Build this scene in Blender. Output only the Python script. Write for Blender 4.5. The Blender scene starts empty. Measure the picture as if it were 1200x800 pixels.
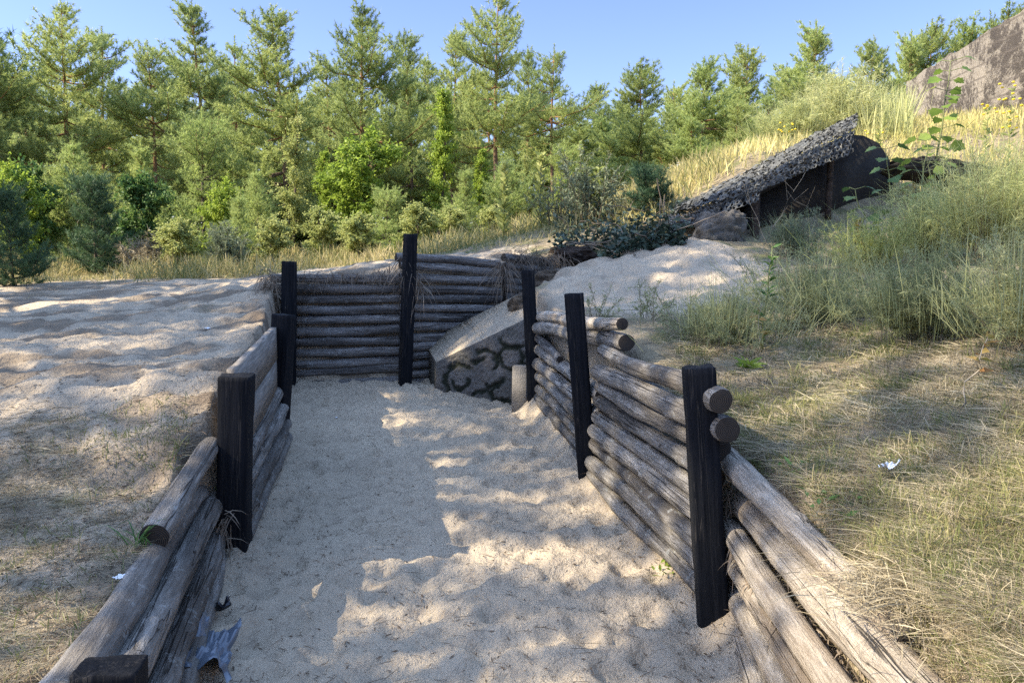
import bpy, math, random
import numpy as np
from mathutils import Vector, Matrix

random.seed(11)
rng = np.random.default_rng(11)
R_ = math.radians
sc = bpy.context.scene
C = sc.collection

# ------------------------------------------------------------------ camera, sky, sun, exposure
SUN_EL, SUN_AZ = 42.0, 9.0            # degrees; azimuth measured from -X towards -Y
PITCH = math.atan(110 / 900)
CAMZ = 1.6
cam_d = bpy.data.cameras.new('camera'); cam = bpy.data.objects.new('camera', cam_d); C.objects.link(cam)
cam.location = (0, 0, CAMZ); cam.rotation_euler = (math.pi / 2 - PITCH, 0, 0)
cam_d.sensor_width = 36; cam_d.lens = 27.0; cam_d.clip_end = 600; cam_d.clip_start = 0.05
sc.camera = cam
world = bpy.data.worlds.new('World'); sc.world = world; world.use_nodes = True
wn = world.node_tree.nodes; wl = world.node_tree.links
bg = wn['Background']; sky = wn.new('ShaderNodeTexSky'); sky.sky_type = 'NISHITA'; sky.sun_disc = False
sky.sun_elevation = R_(SUN_EL); sky.sun_rotation = R_(270 - SUN_AZ)
sky.air_density = 1.0; sky.dust_density = 0.35; sky.ozone_density = 3.2; sky.altitude = 0
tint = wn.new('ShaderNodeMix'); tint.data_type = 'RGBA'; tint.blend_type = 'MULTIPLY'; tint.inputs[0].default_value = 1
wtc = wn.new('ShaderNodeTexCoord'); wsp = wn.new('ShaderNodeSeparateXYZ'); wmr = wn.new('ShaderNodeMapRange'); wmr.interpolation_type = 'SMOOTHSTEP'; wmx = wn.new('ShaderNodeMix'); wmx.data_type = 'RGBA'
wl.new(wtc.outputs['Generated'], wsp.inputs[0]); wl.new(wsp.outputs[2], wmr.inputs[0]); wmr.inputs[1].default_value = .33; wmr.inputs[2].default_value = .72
wl.new(wmr.outputs[0], wmx.inputs[0]); wmx.inputs[6].default_value = (.60, .56, .72, 1); wmx.inputs[7].default_value = (2.5, 2.2, 2.0, 1)   # low sky dimmed to blue; overhead boost added to lift the shade
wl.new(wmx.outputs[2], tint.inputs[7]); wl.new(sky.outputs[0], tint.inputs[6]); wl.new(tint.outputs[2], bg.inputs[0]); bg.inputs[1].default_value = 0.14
sl = bpy.data.lights.new('sun', 'SUN'); sl.energy = 5.0; sl.angle = R_(0.53); sl.color = (1, 0.87, 0.67)
so = bpy.data.objects.new('sun', sl); C.objects.link(so)
e, a = R_(SUN_EL), R_(SUN_AZ)
SUN = Vector((-math.cos(e) * math.cos(a), -math.cos(e) * math.sin(a), math.sin(e)))
so.rotation_euler = SUN.to_track_quat('Z', 'Y').to_euler(); so.location = SUN * 30
sc.view_settings.view_transform = 'Standard'; sc.view_settings.look = 'None'
sc.view_settings.exposure = 1.5; sc.view_settings.gamma = 1.0; sc.view_settings.use_curve_mapping = False
sc.render.engine = 'CYCLES'
sc.cycles.use_denoising = False
sc.cycles.max_bounces = 6; sc.cycles.diffuse_bounces = 3; sc.cycles.transmission_bounces = 4
sc.cycles.transparent_max_bounces = 4; sc.cycles.caustics_reflective = False; sc.cycles.caustics_refractive = False

# ------------------------------------------------------------------ helpers
cP, sP = math.cos(PITCH), math.sin(PITCH)
def ray(px, py):
    u = (px - 600) / 900; v = (400 - py) / 900
    return np.array([u, cP + v * sP, -sP + v * cP])
def P(px, py, Y):
    d = ray(px, py); t = Y / d[1]
    return np.array([d[0] * t, Y, CAMZ + d[2] * t])

def hsh(ix, iy, s):
    n = (ix.astype(np.int64) * 374761393 + iy.astype(np.int64) * 668265263 + s * 1442695041) & 0x7fffffff
    n = ((n ^ (n >> 13)) * 1274126177) & 0x7fffffff
    return ((n ^ (n >> 16)) & 0xffffff) / float(0xffffff)
def vnoise(x, y, s=0):
    ix, iy = np.floor(x), np.floor(y); fx, fy = x - ix, y - iy
    fx = fx * fx * (3 - 2 * fx); fy = fy * fy * (3 - 2 * fy)
    a_, b_ = hsh(ix, iy, s), hsh(ix + 1, iy, s); c_, d_ = hsh(ix, iy + 1, s), hsh(ix + 1, iy + 1, s)
    return a_ + (b_ - a_) * fx + (c_ - a_) * fy + (a_ - b_ - c_ + d_) * fx * fy
def fbm(x, y, o=4, s=0):
    r, amp, tot = 0, 1.0, 0
    for k in range(o):
        r = r + amp * vnoise(x * 2 ** k + 17.3 * k, y * 2 ** k - 9.1 * k, s + k); tot += amp; amp *= .5
    return r / tot
def worley(x, y, s=0):
    ix, iy = np.floor(x), np.floor(y); best = np.full(np.shape(x), 9.0)
    for dx in (-1, 0, 1):
        for dy in (-1, 0, 1):
            cx, cy = ix + dx, iy + dy
            d = np.hypot(cx + hsh(cx, cy, s) - x, (cy + hsh(cx, cy, s + 1) - y))
            best = np.minimum(best, d)
    return best
def smooth(a0, a1, x):
    t = np.clip((x - a0) / (a1 - a0), 0, 1); return t * t * (3 - 2 * t)
def nrm(v):
    return v / np.maximum(np.linalg.norm(v, axis=-1, keepdims=True), 1e-9)

class MB:
    def __init__(s): s.v = []; s.f = []; s.n = 0
    def add(s, V, F, mi=0):
        V = np.asarray(V, float).reshape(-1, 3); F = np.asarray(F, np.int64)
        s.v.append(V); s.f.append((F + s.n, mi)); s.n += len(V); return s
    def addvf(s, vf, mi=0):
        for F in vf[1]: pass
        base = s.n; s.v.append(vf[0]); s.n += len(vf[0])
        for F in vf[1]:
            if len(F): s.f.append((np.asarray(F, np.int64) + base, mi))
        return s
    def build(s, name, mats, parent=None, smoothed=False, loc=None, origin=None):
        me = bpy.data.meshes.new(name)
        V = np.concatenate(s.v) if s.v else np.zeros((0, 3))
        if origin is not None: V = V - np.asarray(origin)
        me.vertices.add(len(V)); me.vertices.foreach_set('co', V.astype(np.float32).ravel())
        tot = np.concatenate([np.full(len(F), F.shape[1]) for F, _ in s.f])
        idx = np.concatenate([F.ravel() for F, _ in s.f]); mi = np.concatenate([np.full(len(F), m) for F, m in s.f])
        me.loops.add(len(idx)); me.loops.foreach_set('vertex_index', idx.astype(np.int32))
        me.polygons.add(len(tot)); st = np.concatenate([[0], np.cumsum(tot)[:-1]])
        me.polygons.foreach_set('loop_start', st.astype(np.int32)); me.polygons.foreach_set('loop_total', tot.astype(np.int32))
        me.polygons.foreach_set('material_index', mi.astype(np.int32))
        if smoothed: me.polygons.foreach_set('use_smooth', np.ones(len(tot), bool))
        if not isinstance(mats, (list, tuple)): mats = [mats]
        for m in mats: me.materials.append(m)
        me.update(calc_edges=True); me.validate()
        o = bpy.data.objects.new(name, me); C.objects.link(o)
        if parent is not None: o.parent = parent
        if loc is not None: o.location = loc
        return o

def tag(o, label=None, cat=None, group=None, kind=None):
    if label: o['label'] = label
    if cat: o['category'] = cat; o['kind'] = o.get('kind', 'thing')
    if group: o['group'] = group
    if kind: o['kind'] = kind
    return o
def thing(name, label, cat, loc=(0, 0, 0), group=None, rz=0, scale=1):
    o = bpy.data.objects.new(name, None); C.objects.link(o); o.location = loc; o.rotation_euler = (0, 0, rz)
    o.scale = (scale,) * 3 if np.isscalar(scale) else scale
    o.empty_display_size = .1
    return tag(o, label, cat, group)

def frames(pts):
    T = np.gradient(pts, axis=0); T = nrm(T)
    ref = np.where(np.abs(T[:, 2:3]) > .9, np.array([[1., 0, 0]]), np.array([[0, 0, 1.]]))
    S = nrm(np.cross(T, ref)); U = np.cross(S, T); return T, S, U
def tube(pts, rad, sides=6, cap=True):
    pts = np.asarray(pts, float); rad = np.broadcast_to(np.asarray(rad, float), (len(pts),)); n = len(pts)
    T, S, U = frames(pts); an = np.arange(sides) * 2 * np.pi / sides
    V = pts[:, None] + rad[:, None, None] * (np.cos(an)[None, :, None] * S[:, None] + np.sin(an)[None, :, None] * U[:, None])
    i = np.arange(n - 1)[:, None] * sides; j = np.arange(sides)[None]; k = (j + 1) % sides
    F = np.stack([i + j, i + k, i + sides + k, i + sides + j], -1).reshape(-1, 4)
    V = V.reshape(-1, 3); out = [F]
    if cap:
        V = np.concatenate([V, pts[:1], pts[-1:]]); c0, c1 = n * sides, n * sides + 1; jj = np.arange(sides)
        out.append(np.stack([np.full(sides, c0), (jj + 1) % sides, jj], -1))
        b = (n - 1) * sides
        out.append(np.stack([np.full(sides, c1), b + jj, b + (jj + 1) % sides], -1))
    return V, out
def blades(B, D, L, W, bend=0.3, side=None):
    N = len(B); D = nrm(D); L = np.broadcast_to(L, (N,)); W = np.broadcast_to(W, (N,)); bend = np.broadcast_to(bend, (N,))
    if side is None: side = nrm(np.cross(D, rng.normal(size=(N, 3))))
    ts = [0, .35, .7, 1]; ws = [.7, 1, .65, 0]; V = []
    for t, w in zip(ts, ws):
        c = B + D * (L * t)[:, None]; c = c.copy(); c[:, 2] -= bend * L * t * t
        if w: V += [c - side * (W * w / 2)[:, None], c + side * (W * w / 2)[:, None]]
        else: V += [c]
    V = np.stack(V, 1).reshape(-1, 3); o = (np.arange(N) * 7)[:, None]
    return V, [np.concatenate([o + [0, 1, 3, 2], o + [2, 3, 5, 4]]), o + [4, 5, 6]]
def leaves(B, D, L, W, fold=.25, up=None):
    N = len(B); D = nrm(D); L = np.broadcast_to(L, (N,)); W = np.broadcast_to(W, (N,))
    if up is None: up = np.array([0, 0, 1.]) + rng.normal(size=(N, 3)) * .6
    S = nrm(np.cross(D, up)); U = np.cross(S, D)
    m = B + D * (L * .42)[:, None]
    l = m - S * (W / 2)[:, None] + U * (W * fold)[:, None]; r = m + S * (W / 2)[:, None] + U * (W * fold)[:, None]
    tip = B + D * L[:, None]
    V = np.stack([B, l, tip, r], 1).reshape(-1, 3); o = (np.arange(N) * 4)[:, None]
    return V, [np.concatenate([o + [0, 3, 2], o + [0, 2, 1]])]
def needles(B, D, L, W):
    N = len(B); D = nrm(D); S = nrm(np.cross(D, rng.normal(size=(N, 3)))) * (np.broadcast_to(W, (N,)) / 2)[:, None]
    V = np.stack([B - S, B + S, B + D * np.broadcast_to(L, (N,))[:, None]], 1).reshape(-1, 3)
    return V, [(np.arange(N) * 3)[:, None] + [0, 1, 2]]
def boxvf(sx, sy, sz, bev=0.006):
    # bevelled box centred in x,y from z=0 to sz
    hx, hy = sx / 2, sy / 2; b = bev
    ring = lambda x, y, z: [(-x + b, -y, z), (x - b, -y, z), (x, -y + b, z), (x, y - b, z), (x - b, y, z), (-x + b, y, z), (-x, y - b, z), (-x, -y + b, z)]
    V = ring(hx - b, hy - b, 0) + ring(hx, hy, b) + ring(hx, hy, sz - b) + ring(hx - b, hy - b, sz)
    F = []
    for k in range(3):
        for j in range(8): F.append((k * 8 + j, k * 8 + (j + 1) % 8, k * 8 + 8 + (j + 1) % 8, k * 8 + 8 + j))
    V = np.array(V, float)
    return V, [np.array(F), np.array([[24 + j for j in range(8)]]), np.array([[7 - j for j in range(8)]])]

# ------------------------------------------------------------------ materials
class NT:
    def __init__(s, name, rough=.8, spec=.3):
        m = bpy.data.materials.new(name); m.use_nodes = True; s.m = m; s.n = m.node_tree.nodes; s.l = m.node_tree.links
        s.b = s.n['Principled BSDF']; s.b.inputs['Roughness'].default_value = rough; s.b.inputs['Specular IOR Level'].default_value = spec
        s.out = s.n['Material Output']
    def node(s, t, **kw):
        n = s.n.new(t)
        for k, v in kw.items(): setattr(n, k, v)
        return n
    def set(s, sock, v):
        if isinstance(v, bpy.types.NodeSocket): s.l.new(v, sock)
        elif v is not None: sock.default_value = v
    def coord(s, which='Object', scale=(1, 1, 1)):
        t = s.node('ShaderNodeTexCoord'); mp = s.node('ShaderNodeMapping'); s.l.new(t.outputs[which], mp.inputs[0]); mp.inputs['Scale'].default_value = scale
        return mp.outputs[0]
    def noise(s, vec, scale, detail=4, rough=.6, dist=0):
        n = s.node('ShaderNodeTexNoise'); s.set(n.inputs['Vector'], vec); n.inputs['Scale'].default_value = scale
        n.inputs['Detail'].default_value = detail; n.inputs['Roughness'].default_value = rough; n.inputs['Distortion'].default_value = dist
        return n.outputs[0]
    def ramp(s, fac, stops):
        r = s.node('ShaderNodeValToRGB'); s.l.new(fac, r.inputs[0]); els = r.color_ramp.elements
        while len(els) < len(stops): els.new(.5)
        for e_, (p, c) in zip(els, stops): e_.position = p; e_.color = (*c, 1) if len(c) == 3 else c
        return r.outputs[0]
    def mix(s, fac, a_, b_, mode='MIX'):
        n = s.node('ShaderNodeMix', data_type='RGBA', blend_type=mode)
        s.set(n.inputs[0], fac); s.set(n.inputs[6], a_ if not isinstance(a_, tuple) else (*a_, 1)); s.set(n.inputs[7], b_ if not isinstance(b_, tuple) else (*b_, 1))
        return n.outputs[2]
    def math(s, op, a_, b_=None):
        n = s.node('ShaderNodeMath', operation=op); s.set(n.inputs[0], a_); s.set(n.inputs[1], b_); return n.outputs[0]
    def map(s, v, a0, a1, b0=0., b1=1.):
        n = s.node('ShaderNodeMapRange'); s.set(n.inputs[0], v)
        for i, x in zip((1, 2, 3, 4), (a0, a1, b0, b1)): n.inputs[i].default_value = x
        return n.outputs[0]
    def attr(s, name):
        n = s.node('ShaderNodeAttribute'); n.attribute_name = name; return n.outputs['Fac']
    def bump(s, h, strength=.5, dist=.01):
        n = s.node('ShaderNodeBump'); s.l.new(h, n.inputs['Height']); n.inputs['Strength'].default_value = strength; n.inputs['Distance'].default_value = dist
        s.l.new(n.outputs[0], s.b.inputs['Normal'])
    def vscale(s, v, sc_):
        n = s.node('ShaderNodeVectorMath', operation='MULTIPLY'); s.l.new(v, n.inputs[0]); n.inputs[1].default_value = sc_; return n.outputs[0]
    def color(s, c): s.set(s.b.inputs['Base Color'], c if not isinstance(c, tuple) else (*c, 1))

def leafmat(name, stops, transl=.35, clump=1.2, rough=.55):
    t = NT(name, rough, .25)
    g = t.node('ShaderNodeNewGeometry'); oi = t.node('ShaderNodeObjectInfo')
    nz = t.noise(t.coord('Object'), clump, 2)
    f = t.math('ADD', t.math('MULTIPLY', g.outputs['Random Per Island'], .55), t.math('MULTIPLY', t.map(nz, .3, .7), .45))
    f = t.math('ADD', f, t.map(oi.outputs['Random'], 0, 1, -.14, .14))
    col = t.ramp(f, stops); t.color(col)
    tr = t.node('ShaderNodeBsdfTranslucent'); t.l.new(col, tr.inputs[0]); mx = t.node('ShaderNodeMixShader'); mx.inputs[0].default_value = transl
    t.l.new(t.b.outputs[0], mx.inputs[1]); t.l.new(tr.outputs[0], mx.inputs[2]); t.l.new(mx.outputs[0], t.out.inputs[0])
    return t.m

M = {}
def mk_ground():
    t = NT('sand_ground', .95, .1); v = t.coord('Object')
    big = t.noise(v, 1.3, 5); fine = t.noise(v, 60, 3, .7); mid = t.noise(v, 9, 5, .65)
    sand = t.mix(t.map(big, .35, .68), (.395, .33, .242), (.485, .405, .295))
    sand = t.mix(t.math('MULTIPLY', t.map(fine, .60, .78), .38), sand, (.24, .18, .125))
    sand = t.mix(t.math('MULTIPLY', t.map(mid, .52, .66), .5), sand, (.29, .235, .175))
    soil = t.mix(t.map(mid, .35, .65), (.16, .13, .085), (.30, .25, .16))
    soil = t.mix(t.math('MULTIPLY', t.map(t.noise(v, 3, 4), .5, .62), .8), soil, (.13, .14, .06))
    fac = t.map(t.math('ADD', t.attr('veg'), t.math('MULTIPLY', t.math('SUBTRACT', mid, .5), 1.2)), .3, .7)
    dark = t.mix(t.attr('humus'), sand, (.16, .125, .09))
    t.color(t.mix(fac, dark, soil))
    t.bump(t.math('ADD', t.math('MULTIPLY', t.noise(v, 28, 6, .65), 1.0), t.math('MULTIPLY', fine, .35)), 1.0, .04)
    return t.m
M['ground'] = mk_ground()

def mk_log(name, c0, c1, c2, dark, lich=0.0):
    t = NT(name, .8, .2); oi = t.node('ShaderNodeObjectInfo')
    tc = t.node('ShaderNodeTexCoord'); mp = t.node('ShaderNodeMapping'); t.l.new(tc.outputs['Object'], mp.inputs[0]); mp.inputs['Scale'].default_value = (1, 9, 9)
    cb = t.node('ShaderNodeCombineXYZ'); t.l.new(t.math('MULTIPLY', oi.outputs['Random'], 40), cb.inputs[0]); t.l.new(t.math('MULTIPLY', oi.outputs['Random'], 17), cb.inputs[1])
    ad = t.node('ShaderNodeVectorMath', operation='ADD'); t.l.new(mp.outputs[0], ad.inputs[0]); t.l.new(cb.outputs[0], ad.inputs[1]); v = ad.outputs[0]
    grain = t.noise(v, 5, 7, .7, .6); patch = t.noise(v, .9, 4, .6); fib = t.noise(v, 16, 4, .7)
    col = t.ramp(grain, [(.3, c0), (.5, c1), (.68, c2)])
    col = t.mix(t.math('MULTIPLY', t.map(patch, .46, .62), .75), col, dark)
    crack = t.noise(t.vscale(v, (.10, 1, 1)), 2.6, 3, .5, .15); cmask = t.map(t.noise(t.vscale(v, (.5, .6, .6)), .9, 3), .42, .5)
    ck = t.math('MULTIPLY', t.math('MULTIPLY', t.map(t.math('ABSOLUTE', t.math('SUBTRACT', crack, .5)), .0, .017, 1, 0), .92), cmask)
    col = t.mix(ck, col, (.02, .017, .014))
    rnd = t.map(oi.outputs['Random'], 0, 1, .72, 1.15); hs = t.node('ShaderNodeHueSaturation'); t.l.new(rnd, hs.inputs['Value']); t.l.new(col, hs.inputs['Color']); col = hs.outputs[0]
    if lich:
        ln = t.noise(t.coord('Object', (1, 1, 1)), 14, 5, .7); col = t.mix(t.math('MULTIPLY', t.map(ln, .60, .66), lich), col, (.42, .43, .40))
    t.color(col); t.bump(t.math('SUBTRACT', t.math('ADD', fib, grain), ck), 1.0, .02)
    return t.m
M['log_grey'] = mk_log('weathered_log', (.105, .095, .08), (.25, .23, .20), (.43, .405, .365), (.095, .082, .068), .5)
M['log_pale'] = mk_log('pale_log', (.22, .185, .14), (.43, .375, .30), (.60, .54, .45), (.24, .185, .13), .2)
M['log_dark'] = mk_log('dark_log', (.095, .087, .08), (.21, .195, .18), (.36, .34, .315), (.085, .076, .068), .4)
def mk_end():
    t = NT('log_end', .9, .1); tc = t.node('ShaderNodeTexCoord'); sp = t.node('ShaderNodeSeparateXYZ'); t.l.new(tc.outputs['Object'], sp.inputs[0])
    r = t.math('SQRT', t.math('ADD', t.math('POWER', sp.outputs[1], 2.), t.math('POWER', sp.outputs[2], 2.)))
    nz = t.noise(tc.outputs['Object'], 12, 4)
    w = t.math('SINE', t.math('ADD', t.math('MULTIPLY', r, 850), t.math('MULTIPLY', nz, 9)))
    t.color(t.ramp(t.math('ADD', t.map(w, -1, 1, .0, .55), t.math('MULTIPLY', nz, .5)), [(.15, (.012, .011, .010)), (.55, (.032, .027, .023)), (.95, (.075, .062, .05))])); t.bump(w, .3, .004); return t.m
M['log_end'] = mk_end()
def mk_post():
    t = NT('black_painted_timber', .75, .07); v = t.coord('Object', (9, 9, .55)); n = t.noise(v, 5, 6, .7); p = t.noise(t.coord('Object'), 5, 5, .7)
    col = t.mix(t.map(n, .35, .7), (.0045, .0055, .0075), (.013, .014, .017)); col = t.mix(t.math('MULTIPLY', t.map(p, .63, .70), .55), col, (.055, .048, .04)); ck_ = t.noise(t.vscale(v, (.6, .6, .3)), 4, 3); col = t.mix(t.math('MULTIPLY', t.map(t.math('ABSOLUTE', t.math('SUBTRACT', ck_, .5)), 0, .012, 1, 0), .6), col, (.05, .045, .04))
    t.color(col); t.bump(n, .9, .012); return t.m
M['post'] = mk_post()
def mk_plank():
    t = NT('weathered_plank', .8, .2); v = t.coord('Object', (.8, 12, 12)); n = t.noise(v, 5, 6, .7, .4)
    t.color(t.ramp(n, [(.28, (.07, .06, .05)), (.5, (.17, .15, .125)), (.7, (.29, .26, .225))])); t.bump(n, .6, .006); return t.m
M['plank'] = mk_plank()
def mk_conc(name, a_, b_, c_, sc_=1., bs=.8, groove=False):
    t = NT(name, .92, .15); v = t.coord('Object'); n = t.noise(v, 2.2 * sc_, 6, .65); f = t.noise(v, 26 * sc_, 6, .72); p = t.noise(v, .8 * sc_, 4)
    col = t.mix(t.map(n, .38, .64), a_, b_); col = t.mix(t.math('MULTIPLY', t.map(p, .48, .62), .75), col, c_)
    col = t.mix(t.math('MULTIPLY', t.map(f, .56, .7), .5), col, (.06, .055, .045))
    if groove: col = t.mix(t.math('MULTIPLY', t.attr('groove'), .95), col, (.016, .020, .012))
    t.color(col)
    t.bump(t.math('ADD', f, t.math('MULTIPLY', n, .6)), bs, .03); return t.m
M['conc'] = mk_conc('relief_concrete', (.125, .113, .10), (.195, .18, .16), (.10, .097, .08), 2., .8, True)
M['conc_grey'] = mk_conc('grey_concrete', (.15, .14, .125), (.22, .205, .185), (.12, .115, .10), 2.)
M['tar'] = mk_conc('tarred_concrete', (.020, .018, .016), (.040, .036, .030), (.026, .023, .020), 1.3)
M['rock'] = mk_conc('rubble_rock', (.11, .10, .085), (.22, .20, .17), (.09, .085, .07), 2.5, 1.)
M['earth'] = mk_conc('dark_earth', (.075, .06, .045), (.14, .115, .085), (.055, .05, .036), 3, 1.)
def mk_bunker():
    t = NT('bunker_concrete', .92, .1); v = t.coord('Object'); n = t.noise(v, 1.1, 6, .7); f = t.noise(v, 18, 5, .7)
    col = t.mix(t.map(n, .35, .6), (.29, .26, .215), (.20, .18, .15)); col = t.mix(t.map(t.math('ADD', n, t.math('MULTIPLY', f, .5)), .72, .80), col, (.075, .066, .058))
    w = t.node('ShaderNodeTexWave', bands_direction='Z'); w.inputs['Scale'].default_value = 1.15; w.inputs['Distortion'].default_value = .5; t.l.new(v, w.inputs[0])
    t.color(t.mix(t.math('MULTIPLY', t.map(w.outputs[1], .0, .10, 1, 0), .75), col, (.12, .105, .09))); t.bump(t.math('ADD', f, n), 1.0, .10); return t.m
M['bunker'] = mk_bunker()
def flat(name, c, rough=.7, spec=.3, metal=0):
    t = NT(name, rough, spec); n = t.noise(t.coord('Object'), 30, 3); t.color(t.mix(t.map(n, .3, .7), tuple(x * .75 for x in c), c)); t.b.inputs['Metallic'].default_value = metal; return t.m
M['paper'] = flat('white_paper', (.78, .79, .80)); M['plastic'] = flat('grey_plastic_film', (.10, .125, .16), .25, .6); M['black'] = flat('black_plastic', (.012, .014, .02), .35, .5)
M['net'] = leafmat('camouflage_fabric', [(.1, (.045, .047, .046)), (.45, (.085, .088, .085)), (.75, (.13, .135, .125)), (1, (.21, .21, .20))], .05, 6, .85)
def mk_bark():
    t = NT('pine_bark', .9, .1); tc = t.node('ShaderNodeTexCoord'); v = t.coord('Object', (6, 6, 1.6)); n = t.noise(v, 3, 5, .7); sp = t.node('ShaderNodeSeparateXYZ'); t.l.new(tc.outputs['Object'], sp.inputs[0])
    low = t.ramp(n, [(.3, (.06, .05, .04)), (.7, (.17, .135, .105))]); hi = t.ramp(n, [(.3, (.16, .085, .045)), (.7, (.30, .17, .09))])
    t.color(t.mix(t.map(sp.outputs[2], 2.5, 5.), low, hi)); t.bump(n, .8, .03); return t.m
M['bark'] = mk_bark()
M['stem'] = flat('shrub_stem', (.16, .13, .085), .8); M['drystem'] = flat('dry_stalk', (.34, .29, .21), .8); M['greenstem'] = flat('green_stem', (.15, .17, .06), .6)
M['pine'] = leafmat('pine_needles', [(.1, (.15, .205, .07)), (.45, (.29, .355, .115)), (.8, (.43, .48, .16)), (1, (.52, .54, .19))], .5, .55)
M['ypine'] = leafmat('young_pine_needles', [(.1, (.18, .25, .08)), (.5, (.33, .41, .13)), (.9, (.48, .53, .19))], .5, 1.)
M['dpine'] = leafmat('dark_pine_needles', [(.1, (.035, .075, .04)), (.5, (.07, .13, .06)), (.9, (.13, .20, .085))], .3, 1.5)
M['leaf'] = leafmat('bright_leaves', [(.1, (.15, .22, .035)), (.5, (.26, .36, .05)), (.9, (.38, .45, .08))], .5, 1.5)
M['dleaf'] = leafmat('deep_green_leaves', [(.1, (.045, .105, .03)), (.5, (.085, .165, .045)), (.9, (.15, .23, .06))], .35, 1.5)
M['gleaf'] = leafmat('grey_green_leaves', [(.1, (.10, .135, .075)), (.5, (.17, .205, .115)), (.9, (.26, .29, .17))], .3, 2.)
M['ygleaf'] = leafmat('yellow_green_leaves', [(.1, (.20, .24, .07)), (.5, (.33, .37, .12)), (.9, (.46, .47, .18))], .45, 2.)
M['bgleaf'] = leafmat('blue_green_leaves', [(.1, (.17, .195, .085)), (.5, (.31, .335, .155)), (.9, (.46, .46, .25))], .45, 2.)
M['straw'] = leafmat('straw_blades', [(.05, (.11, .09, .06)), (.4, (.25, .21, .135)), (.75, (.41, .355, .23)), (1, (.55, .49, .34))], .2, 3.)
M['grass'] = leafmat('grass_blades', [(.1, (.085, .11, .035)), (.5, (.18, .20, .07)), (.75, (.33, .30, .125)), (1, (.47, .42, .22))], .4, 1.6)
M['tallgrass'] = leafmat('tall_grass_blades', [(.15, (.09, .12, .04)), (.4, (.19, .21, .075)), (.55, (.36, .32, .13)), (.85, (.55, .46, .24))], .38, .6)
M['hillgrass'] = leafmat('golden_grass_blades', [(.1, (.24, .26, .08)), (.45, (.44, .41, .15)), (.8, (.60, .52, .22)), (1, (.70, .60, .30))], .45, .7)
M['palegrass'] = leafmat('pale_grass_blades', [(.1, (.32, .36, .14)), (.5, (.48, .50, .22)), (1, (.62, .60, .32))], .45, 1.)
M['ivy'] = leafmat('ivy_leaves', [(.1, (.025, .045, .032)), (.6, (.055, .085, .058)), (1, (.13, .16, .12))], .15, 4)
M['litter'] = leafmat('bark_litter', [(.1, (.045, .032, .022)), (.6, (.12, .085, .055)), (1, (.24, .18, .12))], 0, 4, .9)
M['root'] = leafmat('dry_roots', [(.1, (.09, .07, .05)), (.6, (.19, .15, .11)), (1, (.32, .27, .20))], .05, 4, .9)
M['yellow'] = flat('yellow_petals', (.75, .55, .03), .6); M['redleaf'] = leafmat('reddish_leaves', [(.1, (.33, .13, .05)), (.5, (.34, .24, .07)), (.9, (.22, .26, .07))], .35, 9.)
M['timber'] = mk_log('old_timber', (.05, .035, .026), (.09, .065, .048), (.14, .10, .075), (.045, .033, .026))

# ------------------------------------------------------------------ terrain
TR = np.array([(-.72, -6), (-.74, -1), (-.98, .8), (-1.12, 1.95), (-1.50, 3.74), (-1.44, 3.84), (-1.88, 6.0), (-2.52, 8.52), (-1.2, 8.60), (-.1, 9.16), (.62, 9.9), (2.0, 10.6), (3.0, 10.4), (2.6, 9.5),
               (1.3, 9.15), (.55, 8.75), (.1, 8.1), (.22, 7.4), (.45, 6.0), (.66, 5.0), (.88, 3.7), (.97, 3.2), (1.0, 2.4), (1.05, 1.5), (1.08, -1), (1.1, -6)])
def sdist(x, y, poly):                                   # signed distance: negative inside
    d = np.full(x.shape, 1e9); ins = np.zeros(x.shape, bool); n = len(poly)
    for k in range(n):
        (x0, y0), (x1, y1) = poly[k], poly[(k + 1) % n]; ex, ey = x1 - x0, y1 - y0
        t = np.clip(((x - x0) * ex + (y - y0) * ey) / (ex * ex + ey * ey), 0, 1)
        d = np.minimum(d, np.hypot(x - x0 - t * ex, y - y0 - t * ey))
        c = (y0 > y) != (y1 > y)
        if ey != 0: ins ^= c & (x < x0 + (y - y0) / ey * ex)
    return np.where(ins, -d, d)
CP = [(-1.2, 1., .40), (-1.6, 2.5, .46), (-1.75, 3.4, .55), (-1.6, 4.0, .80), (-1.95, 4.4, .86), (-2.2, 5.5, .88), (-2.7, 7.5, 1.0), (-3, 1.5, .42), (-3.5, 3.5, .62), (-4, 6, .84), (-5, 9, .95),
      (-2.8, 8.7, 1.22), (-4, 8.5, 1.02), (-2, 9.0, 1.33), (-1.3, 9.1, 1.46), (-.3, 9.9, 1.45), (-2, 12, 1.35), (-6, 12, 1.0), (-10, 12, .95), (-6, 5, .8), (-12, 5, .9), (-12, 20, 1.1), (-25, 10, 1.),
      (0, 12, 1.72), (-1, 16, 1.6), (-5, 18, 1.3), (-3, -3, .4), (-10, -4, .8), (-25, -10, 1), (-25, 30, 1.2), (0, 30, 1.7), (.7, 14, 2.0), (1.55, 14, 2.2)]
for q in [(820, 203, 14), (900, 178, 14.5), (1060, 150, 15.5), (1060, 205, 11.5), (1200, 205, 10.5), (1200, 292, 7), (1000, 328, 7), (860, 290, 8.5), (930, 292, 9.2), (760, 306, 8.2), (700, 348, 7.5), (900, 400, 5.), (1100, 400, 4.2),
          (1200, 400, 3.6), (860, 482, 3.8), (1000, 500, 3.2), (1200, 560, 2.4), (1200, 800, 1.55), (1100, 700, 1.95), (1000, 285, 9.7), (655, 366, 7.2), (680, 362, 6.2), (760, 405, 5.), (1130, 150, 17), (700, 250, 12.5), (650, 285, 11)]:
    CP.append(tuple(P(*q)))
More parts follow.
